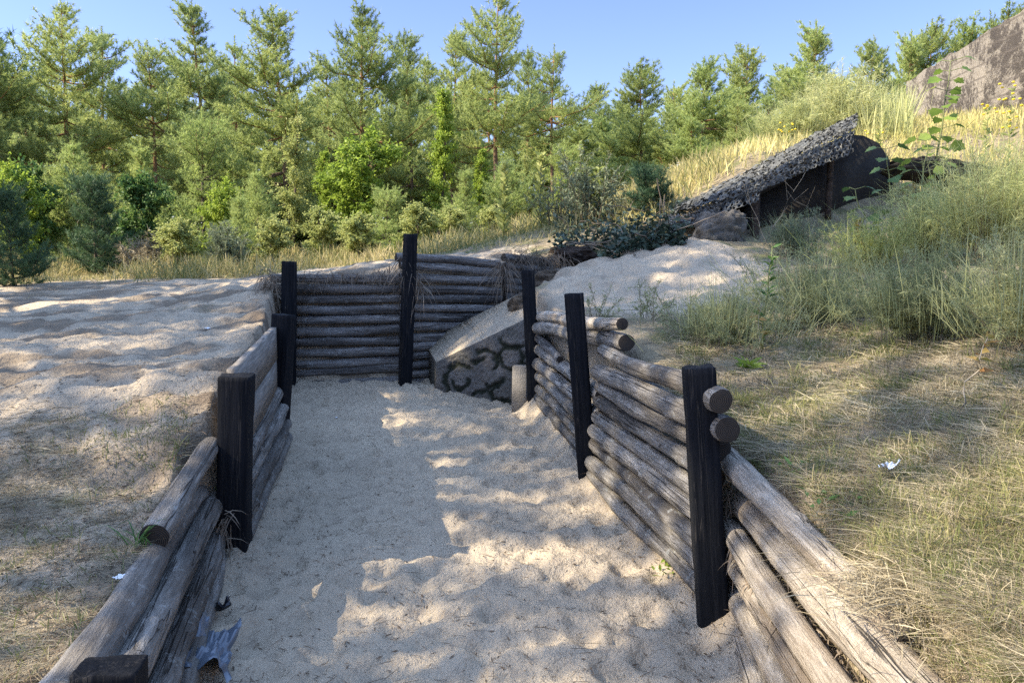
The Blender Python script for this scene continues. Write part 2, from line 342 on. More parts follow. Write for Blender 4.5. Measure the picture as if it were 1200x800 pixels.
CP += [(10, 20, 4.6), (14, 14, 4.6), (8, 30, 3.2), (20, 25, 4.4), (20, 8, 4.2), (8, 3, 2.2), (5, 1, 1.7), (1.3, .5, .7), (1.4, -3, .7), (5, -4, 1.5), (25, -10, 3.5), (30, 50, 3), (0, 60, 2), (-30, 60, 1.5), (60, 60, 3), (4, 22, 2.4), (2.5, 12, 2.45), (3.6, 11.6, 2.95), (1.2, 10.9, 1.75)]
CP = np.array(CP)
def tps(r2): return np.where(r2 > 1e-12, r2 * np.log(np.maximum(r2, 1e-12)), 0) * .5
_K = tps((CP[:, None, 0] - CP[None, :, 0]) ** 2 + (CP[:, None, 1] - CP[None, :, 1]) ** 2) + np.eye(len(CP)) * .02
_Pm = np.c_[np.ones(len(CP)), CP[:, :2]]; _A = np.block([[_K, _Pm], [_Pm.T, np.zeros((3, 3))]])
_W = np.linalg.solve(_A, np.r_[CP[:, 2], 0, 0, 0])
def bank(x, y):
    x_ = np.clip(x, -28, 32); y_ = np.clip(y, -9, 62); z = _W[-3] + _W[-2] * x_ + _W[-1] * y_
    for k in range(len(CP)): z = z + _W[k] * tps((x_ - CP[k, 0]) ** 2 + (y_ - CP[k, 1]) ** 2)
    return np.clip(z, .2, 6)
def rightwall(y):
    return np.interp(y, [-6, -1, 1.5, 2.4, 3.2, 3.7, 5., 6, 7.4, 8.1], [1.1, 1.08, 1.05, 1., .97, .88, .66, .45, .22, .1])
def leftwall(y):
    return np.interp(y, [-6, -1, .8, 1.95, 3.8, 6, 8.5], [-.72, -.74, -.98, -1.12, -1.5, -1.97, -2.52])
def floorz(x, y):
    z = .12 * smooth(.20, .0, rightwall(y) - x) * smooth(2.5, 3.2, y) * smooth(8.2, 7.6, y)
    z = z + .06 * smooth(.35, 0, x - leftwall(y))
    for bx, by in ((.51, 5.06), (.22, 7.28), (-1.36, 3.74), (-1.80, 5.85), (-1.17, 8.3)): z = z + .055 * np.exp(-((x - bx) ** 2 + (y - by) ** 2) / .03)
    z = z + 1.25 * smooth(8.7, 10.4, y) * smooth(-.6, 1.6, x) + .10 * smooth(7.6, 8.5, y)
    return z
def vegmask(x, y):
    n = fbm(x * .9, y * .9, 4, 5); n2 = fbm(x * 2.3, y * 2.3, 3, 9)
    m = np.hypot((x - 1.35) / 1.25, (y - 7.7) / 1.7)                     # bare sand mound
    right = smooth(-.02, .25, x - rightwall(y)) * smooth(.75, 1.25, m + (n - .5) * .9) * (x > 0)
    right = right * (.62 + .38 * smooth(.35, .6, n2))
    left = (x < leftwall(y)) * (y < 20) * (.30 * smooth(5.2, 3.0, y + (n - .5) * 3) * smooth(.36, .58, n2) + .35 * smooth(.62, .72, n))
    back = smooth(12.4, 14., y + (n - .5) * 2.2 + smooth(-3, 0, x) * 2.)
    hill = smooth(9.2, 10.2, y - .3 * x + (n - .5)) * smooth(1.6, 2.6, x)
    return np.clip(np.maximum(np.maximum(right, left), np.maximum(back, hill)), 0, 1)
def terrain(x, y, detail=True):
    x = np.asarray(x, float); y = np.asarray(y, float)
    sd = sdist(x, y, TR); b = bank(x, y); f = floorz(x, y)
    if detail:
        near = smooth(25, 12, np.hypot(x, y)); loose = (1 - .6 * vegmask(x, y))
        b = b + near * loose * ((fbm(x * 1.1, y * 1.1, 4, 3) - .5) * .15 + (fbm(x * 4, y * 4, 3, 6) - .5) * .06 - .045 * smooth(.5, .1, worley(x * 3.4, y * 3.4, 21)) - .02 * smooth(.45, .1, worley(x * 7.4, y * 6.4, 23)))
        f = f + (fbm(x * 2, y * 2, 3, 31) - .5) * .07 + (fbm(x * 7, y * 7, 3, 37) - .5) * .028
        f = f - .034 * smooth(.42, .16, worley(x * 4.2, y * 3.0, 41)) + .012 * smooth(.60, .45, worley(x * 4.2, y * 3.0, 41)) - .026 * smooth(.45, .1, worley(x * 8.1 + 3, y * 7.3, 47)) + .013 * (fbm(x * 22, y * 22, 2, 51) - .5)
    return f + (b - f) * smooth(.0, .13, sd)
_hx = np.arange(-34, 38, .08); _hy = np.arange(-1, 64, .08); _HX, _HY = np.meshgrid(_hx, _hy)
def _coarse():
    cx = np.arange(-34.4, 38.6, .4); cy = np.arange(-1.4, 64.6, .4); A_, B_ = np.meshgrid(cx, cy); Zc = bank(A_.ravel(), B_.ravel()).reshape(A_.shape)
    fx = (_HX - cx[0]) / .4; fy = (_HY - cy[0]) / .4; i = fx.astype(int); j = fy.astype(int); fx -= i; fy -= j
    b = Zc[j, i] * (1 - fx) * (1 - fy) + Zc[j, i + 1] * fx * (1 - fy) + Zc[j + 1, i] * (1 - fx) * fy + Zc[j + 1, i + 1] * fx * fy
    m = (np.abs(_HX) < 4) & (_HY < 12); out = b.copy(); x, y = _HX[m], _HY[m]; f = floorz(x, y); out[m] = f + (b[m] - f) * smooth(0, .13, sdist(x, y, TR)); return out
_HZ = _coarse()
def hfast(x, y):
    fx = np.clip((x + 34) / .08, 0, len(_hx) - 2); fy = np.clip((y + 1) / .08, 0, len(_hy) - 2); i = fx.astype(int); j = fy.astype(int); fx = fx - i; fy = fy - j
    return _HZ[j, i] * (1 - fx) * (1 - fy) + _HZ[j, i + 1] * fx * (1 - fy) + _HZ[j + 1, i] * (1 - fx) * fy + _HZ[j + 1, i + 1] * fx * fy
def G(px, py, ymin=1.2, ymax=60, fall=13.):                                          # where a picture ray meets the terrain
    d = ray(px, py); Y = np.linspace(ymin, ymax, 3000) ** 1.0; t = Y / d[1]
    x = d[0] * t; z = CAMZ + d[2] * t; h = hfast(x, Y); hit = z < h; k = np.argmax(hit) if hit.any() else int(np.argmin(np.abs(Y - fall)))
    return np.array([x[k], Y[k], float(terrain(x[k:k + 1], Y[k:k + 1])[0])])
def zt(x, y): return float(terrain(np.array([x]), np.array([y]))[0])

def axis(lo, hi, step, end_lo, end_hi, g):
    a_ = list(np.arange(lo, hi, step)); s = step
    while a_[-1] < end_hi: s *= g; a_.append(a_[-1] + s)
    s = step; pre = []
    x = lo
    while x > end_lo: s *= g; x -= s; pre.append(x)
    return np.array(pre[::-1] + a_)
gx = axis(-3.4, 2.6, .024, -260, 260, 1.055)
gy = np.concatenate([axis(1.2, 5.6, .024, -60, 1.2, 1.06)[:-1], np.arange(5.6, 11.2, .035)]); gy = np.concatenate([gy, axis(11.2, 11.3, .04, 11.3, 400, 1.045)[1:]])
gy = np.unique(np.round(gy, 5)); gy = gy[np.concatenate([[True], np.diff(gy) > .006])]
XX, YY = np.meshgrid(gx, gy); ZZ = terrain(XX.ravel(), YY.ravel()); xs, ys = XX.ravel(), YY.ravel()
SD = sdist(xs, ys, TR); VEG = vegmask(xs, ys) * smooth(-.02, .05, SD)
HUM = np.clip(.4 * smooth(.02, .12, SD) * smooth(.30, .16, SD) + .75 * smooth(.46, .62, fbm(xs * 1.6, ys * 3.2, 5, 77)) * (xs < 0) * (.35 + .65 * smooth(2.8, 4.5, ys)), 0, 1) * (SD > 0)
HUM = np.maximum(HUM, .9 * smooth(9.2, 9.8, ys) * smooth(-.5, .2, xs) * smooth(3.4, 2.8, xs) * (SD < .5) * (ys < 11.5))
nx = len(gx); ny = len(gy)
ii = (np.arange(ny - 1)[:, None] * nx + np.arange(nx - 1)[None]).ravel(); Q = np.stack([ii, ii + 1, ii + nx + 1, ii + nx], -1)
inside = (SD[Q].mean(1) < .0)
def sheet(name, q):
    used, inv = np.unique(q, return_inverse=True); b = MB(); b.add(np.c_[xs, ys, ZZ][used], inv.reshape(-1, 4)); o = b.build(name, M['ground'], smoothed=True)
    for an, arr in (('veg', VEG), ('humus', HUM)):
        at = o.data.attributes.new(an, 'FLOAT', 'POINT'); at.data.foreach_set('value', arr[used].astype(np.float32))
    o['kind'] = 'structure'; return o
sheet('ground', Q[~inside]); sheet('path', Q[inside])

# ------------------------------------------------------------------ log walls
def log(parent, A, B, r0, r1=None, mat='log_grey', sag=0.0, rough=.13, label=None, name='log', seg=None):
    A = np.asarray(A, float); B = np.asarray(B, float); r1 = r0 * .9 if r1 is None else r1
    L = np.linalg.norm(B - A); n = seg or max(14, int(L / .05)); sides = 22; s = random.randrange(9999)
    t = np.linspace(0, 1, n); an = np.arange(sides) * 2 * np.pi / sides
    T_, A_ = np.meshgrid(t, an, indexing='ij')
    r = (r0 + (r1 - r0) * T_) * (1 + rough * 2 * (fbm(T_ * L * 3.5 + s, np.cos(A_) * 1.1 + s, 3, s) - .5) + rough * 1.3 * (fbm(T_ * L * 2.2 + s, np.sin(A_) * 1.5 + s + 7, 3, s + 3) - .5) + .03 * (vnoise(T_ * L * 3 + s, A_ * 2.8, s + 9) - .5))
    for _ in range(int(L * 3)):                           # knots
        kt, ka = random.random(), random.random() * 6.283; da = (A_ - ka + np.pi) % (2 * np.pi) - np.pi
        r += r0 * random.uniform(.18, .42) * np.exp(-(((T_ - kt) * L) / .026) ** 2 - (da * r0 / .026) ** 2)
    for q, sg in ((0, 1), (-1, -1)):
        r[q] *= .93
    wob = sag * 4 * t * (1 - t); wy = (vnoise(t * L * 1.3 + s, t * 0 + 3.1, s) - .5) * .035; wz = (vnoise(t * L * 1.4 + s, t * 0 + 8.1, s) - .5) * .03 - wob
    V = np.stack([T_ * L, wy[:, None] + r * np.cos(A_), wz[:, None] + r * np.sin(A_)], -1)
    i = np.arange(n - 1)[:, None] * sides; j = np.arange(sides)[None]; k = (j + 1) % sides
    F = np.stack([i + j, i + sides + j, i + sides + k, i + k], -1).reshape(-1, 4)
    b = MB(); b.add(V.reshape(-1, 3), F, 0)
    jj = np.arange(sides)
    for q, flip in ((0, 0), (n - 1, 1)):
        ring = V[q] ; c = ring.mean(0); inn = c + (ring - c) * .55; inn[:, 0] += (-.004 if q == 0 else .004)
        base = np.concatenate([ring, inn, c[None]]); f4 = np.stack([jj, (jj + 1) % sides, sides + (jj + 1) % sides, sides + jj], -1); f3 = np.stack([sides + jj, sides + (jj + 1) % sides, np.full(sides, 2 * sides)], -1)
        if flip: f4 = f4[:, ::-1]; f3 = f3[:, ::-1]
        n0 = b.n; b.v.append(base); b.n += len(base); b.f += [(f4[:, ::-1] + n0, 1), (f3[:, ::-1] + n0, 1)]
    o = b.build(name, [M[mat], M['log_end']], parent, True)
    X = (B - A) / L; ref = np.array([0, 0, 1.]); Yv = np.cross(ref, X); Yv /= np.linalg.norm(Yv); Z = np.cross(X, Yv)
    loc = A - np.array(parent.location)
    mt = Matrix(((X[0], Yv[0], Z[0], loc[0]), (X[1], Yv[1], Z[1], loc[1]), (X[2], Yv[2], Z[2], loc[2]), (0, 0, 0, 1)))
    roll = Matrix.Rotation(random.random() * 6.28, 4, 'X') if not sag else Matrix.Identity(4)
    o.matrix_local = mt @ roll
    if label: o['label'] = label
    return o
def post(parent, base, top, w, d, yaw, name='post', label=None):
    base = np.array(base, float); top = np.array(top, float); base = base - (top - base) / np.linalg.norm(top - base) * .25
    H = np.linalg.norm(top - base); hx, hy, c = w / 2, d / 2, .006; n = 44; sd_ = random.randrange(999); t = np.linspace(0, 1, n)
    sec = []
    for (x0, y0), (x1, y1) in zip([(-hx + c, -hy), (hx, -hy + c), (hx - c, hy), (-hx, hy - c)], [(hx - c, -hy), (hx, hy - c), (-hx + c, hy), (-hx, -hy + c)]):
        for q in np.linspace(0, 1, 6): sec.append((x0 + (x1 - x0) * q, y0 + (y1 - y0) * q))
    sec = np.array(sec); m = len(sec); ai = np.arange(m)[None]; tt = t[:, None]
    k_ = 1 + (fbm(ai * .9 + sd_, tt * H * 2.2, 3, sd_) - .5) * .05 - .05 * smooth(.6, .8, vnoise(ai * .8 + sd_, tt * H * 6, sd_ + 2)) * (np.abs(sec[:, 0] * sec[:, 1])[None] > hx * hy * .8)
    zt_ = np.broadcast_to(tt * H, (n, m)) - (tt > .999) * (vnoise(ai * .5 + sd_, ai * 0., sd_) * .012)
    V = np.stack([sec[None, :, 0] * k_, sec[None, :, 1] * k_, zt_], -1).reshape(-1, 3); i_ = np.arange(n - 1)[:, None] * m; jn = (ai + 1) % m
    F = np.stack([i_ + ai, i_ + jn, i_ + m + jn, i_ + m + ai], -1).reshape(-1, 4); b = MB(); b.add(V, F)
    topr = V[-m:]; cen = topr.mean(0) + [0, 0, .001]; n0 = b.n; ins = topr + (cen - topr) * .08 + [0, 0, .003]; b.v += [ins, cen[None]]; b.n += m + 1; a0 = np.arange(m); r0 = (n - 1) * m
    b.f.append((np.stack([r0 + a0, r0 + (a0 + 1) % m, n0 + (a0 + 1) % m, n0 + a0], -1), 0)); b.f.append((np.stack([n0 + a0, n0 + (a0 + 1) % m, np.full(m, n0 + m)], -1), 0))
    o = b.build(name, M['post'], parent)
    Z = (top - base) / H; X = np.array([math.cos(yaw), math.sin(yaw), 0]); Y = np.cross(Z, X); Y /= np.linalg.norm(Y); X = np.cross(Y, Z); l = base - np.array(parent.location)
    o.matrix_local = Matrix(((X[0], Y[0], Z[0], l[0]), (X[1], Y[1], Z[1], l[1]), (X[2], Y[2], Z[2], l[2]), (0, 0, 0, 1)))
    if label: o['label'] = label
    return o

# left wall
lw = thing('retaining_wall', 'low left side wall with boards and rough logs between black posts', 'retaining wall', (-1.3, 2.9, 0), 'trench retaining walls')
ya = math.radians(101)
post(lw, P(132, 1010, 1.86) * [1, 1, 0] + [0, 0, 0], P(129, 777, 1.89), .155, .125, R_(10), label='short black post stub')
post(lw, P(274, 668, 3.78), P(277.5, 438, 3.80), .150, .145, R_(6))
post(lw, P(323, 530, 5.9), P(333, 368, 5.95), .150, .130, R_(-10), label='leaning black post at the end of the boards')
log(lw, P(180, 634, 2.86), P(249, 522, 3.78), .058, .050, 'log_grey', label='short loose top log with a sawn end')
log(lw, P(52, 860, 1.75), P(233, 575, 3.78), .068, .055, 'log_grey')
log(lw, P(128, 840, 1.90), P(251, 585, 3.86), .060, .052, 'log_grey')
log(lw, P(160, 868, 2.02), P(254, 622, 3.80), .058, .052, 'log_grey')
log(lw, P(190, 880, 2.15), P(258, 655, 3.72), .05, .046, 'log_grey')
def plank(parent, A, B, h, th, label=None):
    A = np.array(A, float); B = np.array(B, float); L = np.linalg.norm(B - A); n = 40; t = np.linspace(0, 1, n); s = random.randrange(999)
    top = h / 2 + (vnoise(t * 9, t * 0 + s, s) - .5) * .012; bot = -h / 2 + (vnoise(t * 9, t * 0 + s + 5, s) - .5) * .012; bow = (vnoise(t * 2, t * 0 + s + 9, s) - .5) * .02
    V = np.stack([np.stack([t * L, bow + sy * th / 2, z], -1) for sy, z in ((-1, bot), (1, bot), (1, top), (-1, top))], 1).reshape(-1, 3)
    i = np.arange(n - 1)[:, None] * 4; j = np.arange(4)[None]; F = np.stack([i + j, i + (j + 1) % 4, i + 4 + (j + 1) % 4, i + 4 + j], -1).reshape(-1, 4)[:, ::-1]
    b = MB(); b.add(V, F); b.f.append((np.array([[0, 1, 2, 3], [(n - 1) * 4 + 3, (n - 1) * 4 + 2, (n - 1) * 4 + 1, (n - 1) * 4]]), 0)); o = b.build('plank', M['plank'], parent)
    X = (B - A) / L; Y = np.cross([0, 0, 1.], X); Y /= np.linalg.norm(Y); Z = np.cross(X, Y); l = A - np.array(parent.location)
    o.matrix_local = Matrix(((X[0], Y[0], Z[0], l[0]), (X[1], Y[1], Z[1], l[1]), (X[2], Y[2], Z[2], l[2]), (0, 0, 0, 1)))
    if label: o['label'] = label
a1 = np.array([-1.425, 3.87]); a2 = np.array([-1.865, 6.02])
for k, (z0, z1, h) in enumerate([(.865, .87, .235), (.63, .635, .215)]):
    plank(lw, (*a1, z0), (*a2, z1), h, .045)
log(lw, (-1.43, 3.87, .46), (-1.85, 6.0, .47), .055, .05, 'log_grey'); log(lw, (-1.42, 3.86, .345), (-1.83, 6.0, .35), .058, .05, 'log_grey')
log(lw, (-1.41, 3.86, .22), (-1.81, 6.0, .23), .06, .05, 'log_grey'); log(lw, (-1.40, 3.86, .10), (-1.80, 6.0, .10), .055, .05, 'log_grey')

# rear wall
rw = thing('retaining_wall', 'rear wall of stacked dark logs, with the tallest black post in its middle', 'retaining wall', (-1.2, 8.5, 0), 'trench retaining walls')
post(rw, P(338, 468, 8.25), P(339, 306, 8.3), .155, .15, R_(12)); post(rw, P(474, 464, 8.35), P(481, 274, 8.38), .125, .12, R_(28), label='tallest black post')
ly = [326, 337.7, 351.0, 363.7, 376.3, 388.8, 401.6, 414.6, 427.5, 440.0, 451.8, 463]; ry = [326.5, 338.2, 350.5, 362, 373.6, 385.3, 398.5, 410, 421.3, 431.5, 445, 457]
for k in range(12):
    log(rw, P(322 + random.uniform(-4, 3), ly[k], 8.55), P(478 + random.uniform(0, 4), ry[k], 8.62), random.uniform(.047, .056), random.uniform(.045, .053), 'log_dark')
ly = [300.5, 311.0, 325.5, 338.2, 350.2, 360.7, 372, 383.7, 395.7, 406.2, 417, 428, 439, 450]; ry = [309.5, 319.8, 330, 340.5, 350.7, 361, 371, 381, 391, 401, 411, 421, 431, 441]
for k in range(14):
    log(rw, P(468 - (k == 0) * 4, ly[k], 8.58), P(587 + random.uniform(-3, 2), ry[k], 9.12), random.uniform(.045, .054), random.uniform(.044, .050), 'log_dark')
fw = thing('retaining_wall', 'far short log wall behind the trench corner, overhung by dry roots', 'retaining wall', (.2, 9.6, 0), 'trench retaining walls')
for k, (y0, y1) in enumerate([(302, 308), (311, 316.5), (319, 325), (327.5, 333), (337, 342), (347, 350), (356, 358)]):
    log(fw, P(590, y0, 9.26), P(658 + random.uniform(-6, 6), y1, 9.95), .052, .048, 'log_dark')

# right wall
gw = thing('retaining_wall', 'long right side wall of the trench, grey logs stacked behind three leaning black posts', 'retaining wall', (.7, 4.5, 0), 'trench retaining walls')
post(gw, P(836, 742, 3.14), P(818.5, 429, 3.16), .125, .12, R_(-4)); post(gw, P(689.5, 572, 5.08), P(672.5, 343, 5.1), .125, .12, R_(-6)); post(gw, P(627, 488, 7.3), P(618.5, 316, 7.32), .12, .11, R_(-6))
xa, xb = (.245, 7.42), (.60, 5.02)
for k in range(7):
    z = .03 + .118 * k
    if k == 6:
        log(gw, (xa[0], xa[1], z), (.40, 6.2, z - .03), .05, .03, 'log_dark', label='charred broken log'); continue
    log(gw, (xa[0] + random.uniform(-.01, .01), xa[1] + random.uniform(-.05, .05), z), (xb[0] - .01 * k / 6, xb[1] - .05, z + random.uniform(-.008, .008)), random.uniform(.050, .056), .049, 'log_grey')
log(gw, P(628, 384, 7.4), P(735, 402.5, 4.72), .062, .058, 'log_grey', sag=-.01, label='dark loose log with a sawn end'); log(gw, P(629, 370.5, 7.4), P(727, 380, 4.70), .05, .042, 'log_pale', label='pale loose top log with a sawn end')
zs = [(.93, .965, .052), (.79, .835, .064), (.683, .722, .052), (.588, .60, .050), (.487, .505, .050), (.385, .405, .052), (.285, .31, .052), (.185, .205, .052), (.085, .10, .052)]
for k, (z0, z1, r) in enumerate(zs):
    x1, y1 = (.90, 3.36); ex = 0
    if k == 0: B = P(843, 469, 3.04)
    elif k == 1: B = P(852, 505, 3.06)
    else: B = np.array([.915 - .008 * k, 3.22, z1])
    log(gw, (.585 - .006 * k, 5.0, z0), B, r * random.uniform(.82, .95), r * random.uniform(.86, 1.), 'log_grey', label='loose log with a sawn end beyond the near post' if k < 2 else None)
log(gw, P(846, 529, 3.34), P(1066, 752, 1.97), .052, .046, 'log_pale'); log(gw, P(870, 592, 3.22), P(1105, 850, 1.72), .060, .072, 'log_pale', label='thick bleached log'); log(gw, P(856, 618, 3.22), P(1040, 880, 1.78), .048, .052, 'log_pale')
log(gw, P(856, 655, 3.22), P(985, 860, 2.0), .045, .048, 'log_pale'); log(gw, P(858, 695, 3.18), P(952, 880, 2.1), .048, .05, 'log_pale'); log(gw, P(858, 728, 3.15), P(905, 860, 2.3), .045, .045, 'log_pale')

# ------------------------------------------------------------------ relief concrete block
cb_c = [(-.80, 8.25), None]
blk_px = {'TL': (511, 424), 'BL': (511, 480), 'BR': (640, 505), 'TR': (640, 360)}
w = {'TL': P(511, 424, 8.25), 'BL': P(511, 482, 8.25), 'BR': P(640, 505, 7.55), 'TR': P(640, 362, 7.65)}
nu, nv = 110, 80; u, v = np.meshgrid(np.linspace(0, 1, nu), np.linspace(0, 1, nv), indexing='ij')
def bil(d, u, v): return (np.array(d['TL'])[None, None] * ((1 - u) * v)[..., None] + np.array(d['TR'])[None, None] * (u * v)[..., None] + np.array(d['BL'])[None, None] * ((1 - u) * (1 - v))[..., None] + np.array(d['BR'])[None, None] * (u * (1 - v))[..., None])
Wp = bil(w, u, v); pxp = bil({k: (*q, 0) for k, q in blk_px.items()}, u, v); disp = np.zeros_like(u); groove = np.zeros_like(u)
for cx, cy, r, a0, a1, sg in [(540, 444, 18, 30, 250, 1), (541, 446, 9, 150, 400, 1), (571, 423, 14, -60, 150, 1), (601, 417, 13, 0, 360, 1), (566, 470, 13, 20, 200, 1), (591, 458, 12, 60, 330, 1), (583, 472, 9, 180, 420, 1), (604, 390, 16, 180, 330, 1), (580, 442, 10, 200, 340, 1), (556, 402, 20, 250, 330, 1), (622, 440, 15, 60, 300, 1)]:
    dx, dy = pxp[..., 0] - cx, -(pxp[..., 1] - cy); d = np.hypot(dx, dy); an = (np.degrees(np.arctan2(dy, dx)) - a0) % 360; arc = smooth(0, 25, an) * smooth(0, 25, (a1 - a0) - an) if a1 - a0 < 360 else 1
    d = d + (fbm(pxp[..., 0] * .15, pxp[..., 1] * .15, 2, 4) - .5) * 7
    gv = np.exp(-((d - r) / 3.1) ** 4) * arc; groove = np.maximum(groove, gv); disp += -.016 * gv + .006 * np.exp(-((d - r * .55) / (r * .5)) ** 2)
disp += (fbm(pxp[..., 0] * .06, pxp[..., 1] * .06, 4, 8) - .5) * .03 + (fbm(pxp[..., 0] * .5, pxp[..., 1] * .5, 2, 9) - .5) * .02
disp *= smooth(0, .05, u)[..., ]
nf = np.cross(w['BR'] - w['BL'], w['TL'] - w['BL']); nf /= np.linalg.norm(nf); Wp = Wp + disp[..., None] * nf
b = MB(); idx = np.arange(nu * nv).reshape(nu, nv); Fq = np.stack([idx[:-1, :-1], idx[1:, :-1], idx[1:, 1:], idx[:-1, 1:]], -1).reshape(-1, 4)
Vall = [Wp.reshape(-1, 3)]; bk = np.array([-.22, .75, 0.0])
N0 = nu * nv; b.add(Vall[0], Fq); backp = Wp + bk[None, None]; backp[..., 2] += .13 * v; sb = b.n; b.v += [Wp.reshape(-1, 3) * 1.0, backp.reshape(-1, 3)]; b.n += 2 * N0
def strip(l, flip=False):
    q = np.stack([l[:-1], l[1:], l[1:] + N0, l[:-1] + N0], -1); return q[:, ::-1] if flip else q
idx_top = idx[:, -1]
for l, fl in ((idx_top, False), (idx[0, :], False), (idx[:, 0], True), (idx[-1, :], True)): b.f.append((strip(l + sb, fl), 1 if l is idx_top else 0))
b.f.append((Fq[:, ::-1] + sb + N0, 0))
o = b.build('concrete_block', [M['conc'], M['ground']], None, False)
at = o.data.attributes.new('groove', 'FLOAT', 'POINT'); at.data.foreach_set('value', np.concatenate([groove.ravel(), np.zeros(len(o.data.vertices) - groove.size)]).astype(np.float32))
tag(o, 'mossy concrete block with curled relief at the bend of the trench', 'concrete block')
# concrete slab beside the far right post
V, Fb = boxvf(.16, .12, .62, .012); bb = MB(); bb.addvf((V, Fb)); o = bb.build('concrete_slab', M['conc_grey'], None); o.location = P(610, 487, 7.42) - [0, 0, .12]; o.rotation_euler = (R_(-3), 0, R_(-20))
tag(o, 'small upright grey concrete slab beside the farthest black post', 'concrete slab')

# ------------------------------------------------------------------ dugout with net roof
def rock(name, loc, size, label, cat, seed, mat='rock'):
    n = 60; th, ph = np.meshgrid(np.linspace(0, np.pi, n), np.linspace(0, 2 * np.pi, 2 * n, endpoint=False), indexing='ij')
    d = np.stack([np.sin(th) * np.cos(ph), np.sin(th) * np.sin(ph), np.cos(th)], -1)
    r = 1 + .9 * (fbm(d[..., 0] * 1.6 + seed, d[..., 1] * 1.6 + d[..., 2] * 2.1, 4, seed) - .5) + .25 * (fbm(d[..., 0] * 6 + seed, d[..., 2] * 6 + d[..., 1] * 5, 3, seed + 4) - .5)
    d = np.sign(d) * np.abs(d) ** .88
    V = (d * r[..., None] * np.array(size)).reshape(-1, 3); k = np.arange(n * 2 * n).reshape(n, 2 * n); kr = np.roll(k, -1, 1)
    F = np.stack([k[:-1], k[1:], kr[1:], kr[:-1]], -1).reshape(-1, 4); bb = MB(); bb.add(V, F); o = bb.build(name, M[mat], None, True); o.location = loc; tag(o, label, cat); return o
def prism(front, back, mat, name, parent):
    n = len(front); V = np.array(list(front) + list(back)) - np.array(parent.location); b = MB(); b.add(V, np.array([list(range(n))[::-1]]))
    b.f.append((np.array([[n + j for j in range(n)]]), 0)); b.f.append((np.array([[j, (j + 1) % n, n + (j + 1) % n, n + j] for j in range(n)]), 0)); return b.build(name, M[mat], parent)
dg = thing('dugout_shelter', 'black tarred dugout half buried in the dune under a sloping netted roof', 'shelter', tuple(P(950, 285, 10.0)))
out = [(868, 300), (874, 243), (889, 226), (935, 200), (998, 158), (1012, 159), (1030, 168), (1043, 188), (1046, 215), (1043, 300)]
fr = [P(x, y, 9.75 + (x - 868) / 178 * 1.1 + random.uniform(-.02, .02)) for x, y in out]; prism(fr, [q + [.15, 1.3, -.05] for q in fr], 'tar', 'wall', dg)
rf = [P(838, 246, 9.62), P(1000, 160, 10.1), P(1002, 150, 11.0), P(792, 256, 10.7)]; prism([q + [0, 0, -.03] for q in rf], [q + [0, 0, -.12] for q in rf], 'tar', 'roof', dg)
op = [P(785, 300, 10.9), P(785, 258, 10.9), P(880, 225, 10.9), P(880, 300, 10.9)]; prism(op, [q + [0, .15, 0] for q in op], 'tar', 'back_wall', dg)
def beam(parent, A, B, w_, nm, mat='timber'):
    b = MB(); V, F = tube(np.linspace(A, B, 8) - np.array(parent.location), w_, 8); b.addvf((V, F)); return b.build(nm, M[mat], parent, True)
beam(dg, P(884, 292, 9.62), P(886, 219, 9.62), .055, 'timber_post'); beam(dg, P(871, 292, 9.60), P(872, 250, 9.6), .03, 'timber_post'); beam(dg, P(970, 256, 10.2), P(974, 180, 10.22), .045, 'timber_post')
rock('boulder', P(842, 279, 9.5), (.32, .22, .32), 'rough grey boulder at the dark mouth of the dugout', 'boulder', 5)
def net_patch(c00, c10, c11, c01, cell, b, amp=.05, seed=0):
    c00, c10, c11, c01 = map(np.array, (c00, c10, c11, c01)); Lu = np.linalg.norm(c10 - c00); Lv = np.linalg.norm(c01 - c00); hu = cell * 1.0; hv = cell * .87
    nrmv = np.cross(c10 - c00, c01 - c00); nrmv = nrmv / np.linalg.norm(nrmv); cs = []
    for j in range(int(Lv / hv) + 1):
        for i in range(int(Lu / hu) + 1): cs.append(((i + .5 * (j % 2)) * hu, j * hv))
    cs = np.array(cs); an = np.arange(6) * np.pi / 3 + np.pi / 6
    out_ = cs[:, None] + np.stack([np.cos(an), np.sin(an)], -1)[None] * cell * .577; k = rng.uniform(.42, .74, (len(cs), 1, 1)); inn = cs[:, None] + (out_ - cs[:, None]) * k + rng.normal(size=(len(cs), 6, 2)) * cell * .05
    UV = np.concatenate([out_, inn], 1).reshape(-1, 2); uu = np.clip(UV[:, 0] / Lu, -.02, 1.02); vv = np.clip(UV[:, 1] / Lv, -.04, 1.06)
    W3 = c00 * ((1 - uu) * (1 - vv))[:, None] + c10 * (uu * (1 - vv))[:, None] + c11 * (uu * vv)[:, None] + c01 * ((1 - uu) * vv)[:, None]
    W3 = W3 + nrmv * ((fbm(UV[:, 0] * 2.2 + seed, UV[:, 1] * 2.2, 3, seed) - .5) * amp * 2 + rng.normal(size=len(UV)) * .012)[:, None]
    o_ = (np.arange(len(cs)) * 12)[:, None, None]; j = np.arange(6); q = np.stack([j, (j + 1) % 6, 6 + (j + 1) % 6, 6 + j], -1)[None]
    b.add(W3, (o_ + q).reshape(-1, 4))
nb = MB(); A0, A1 = P(842, 239, 9.50), P(1000, 154, 9.92); B0, B1 = P(786, 254, 10.85), P(1001, 141, 11.0)
D0, D1 = P(848, 268, 9.44), P(1000, 176, 9.86)
net_patch(A0 + [0, 0, .03], A1 + [0, 0, .03], B1 + [0, 0, .05], B0 + [0, 0, .05], .075, nb, .04, 3); net_patch(A0 + [0, .3, .07], A1 + [0, .3, .06], B1 + [0, 0, .10], B0 + [0, 0, .1], .085, nb, .05, 8)
net_patch(A0 + [0, -.02, .04], A1 + [0, -.02, .04], P(1000, 179, 9.8), P(882, 226, 9.45), .082, nb, .03, 5)
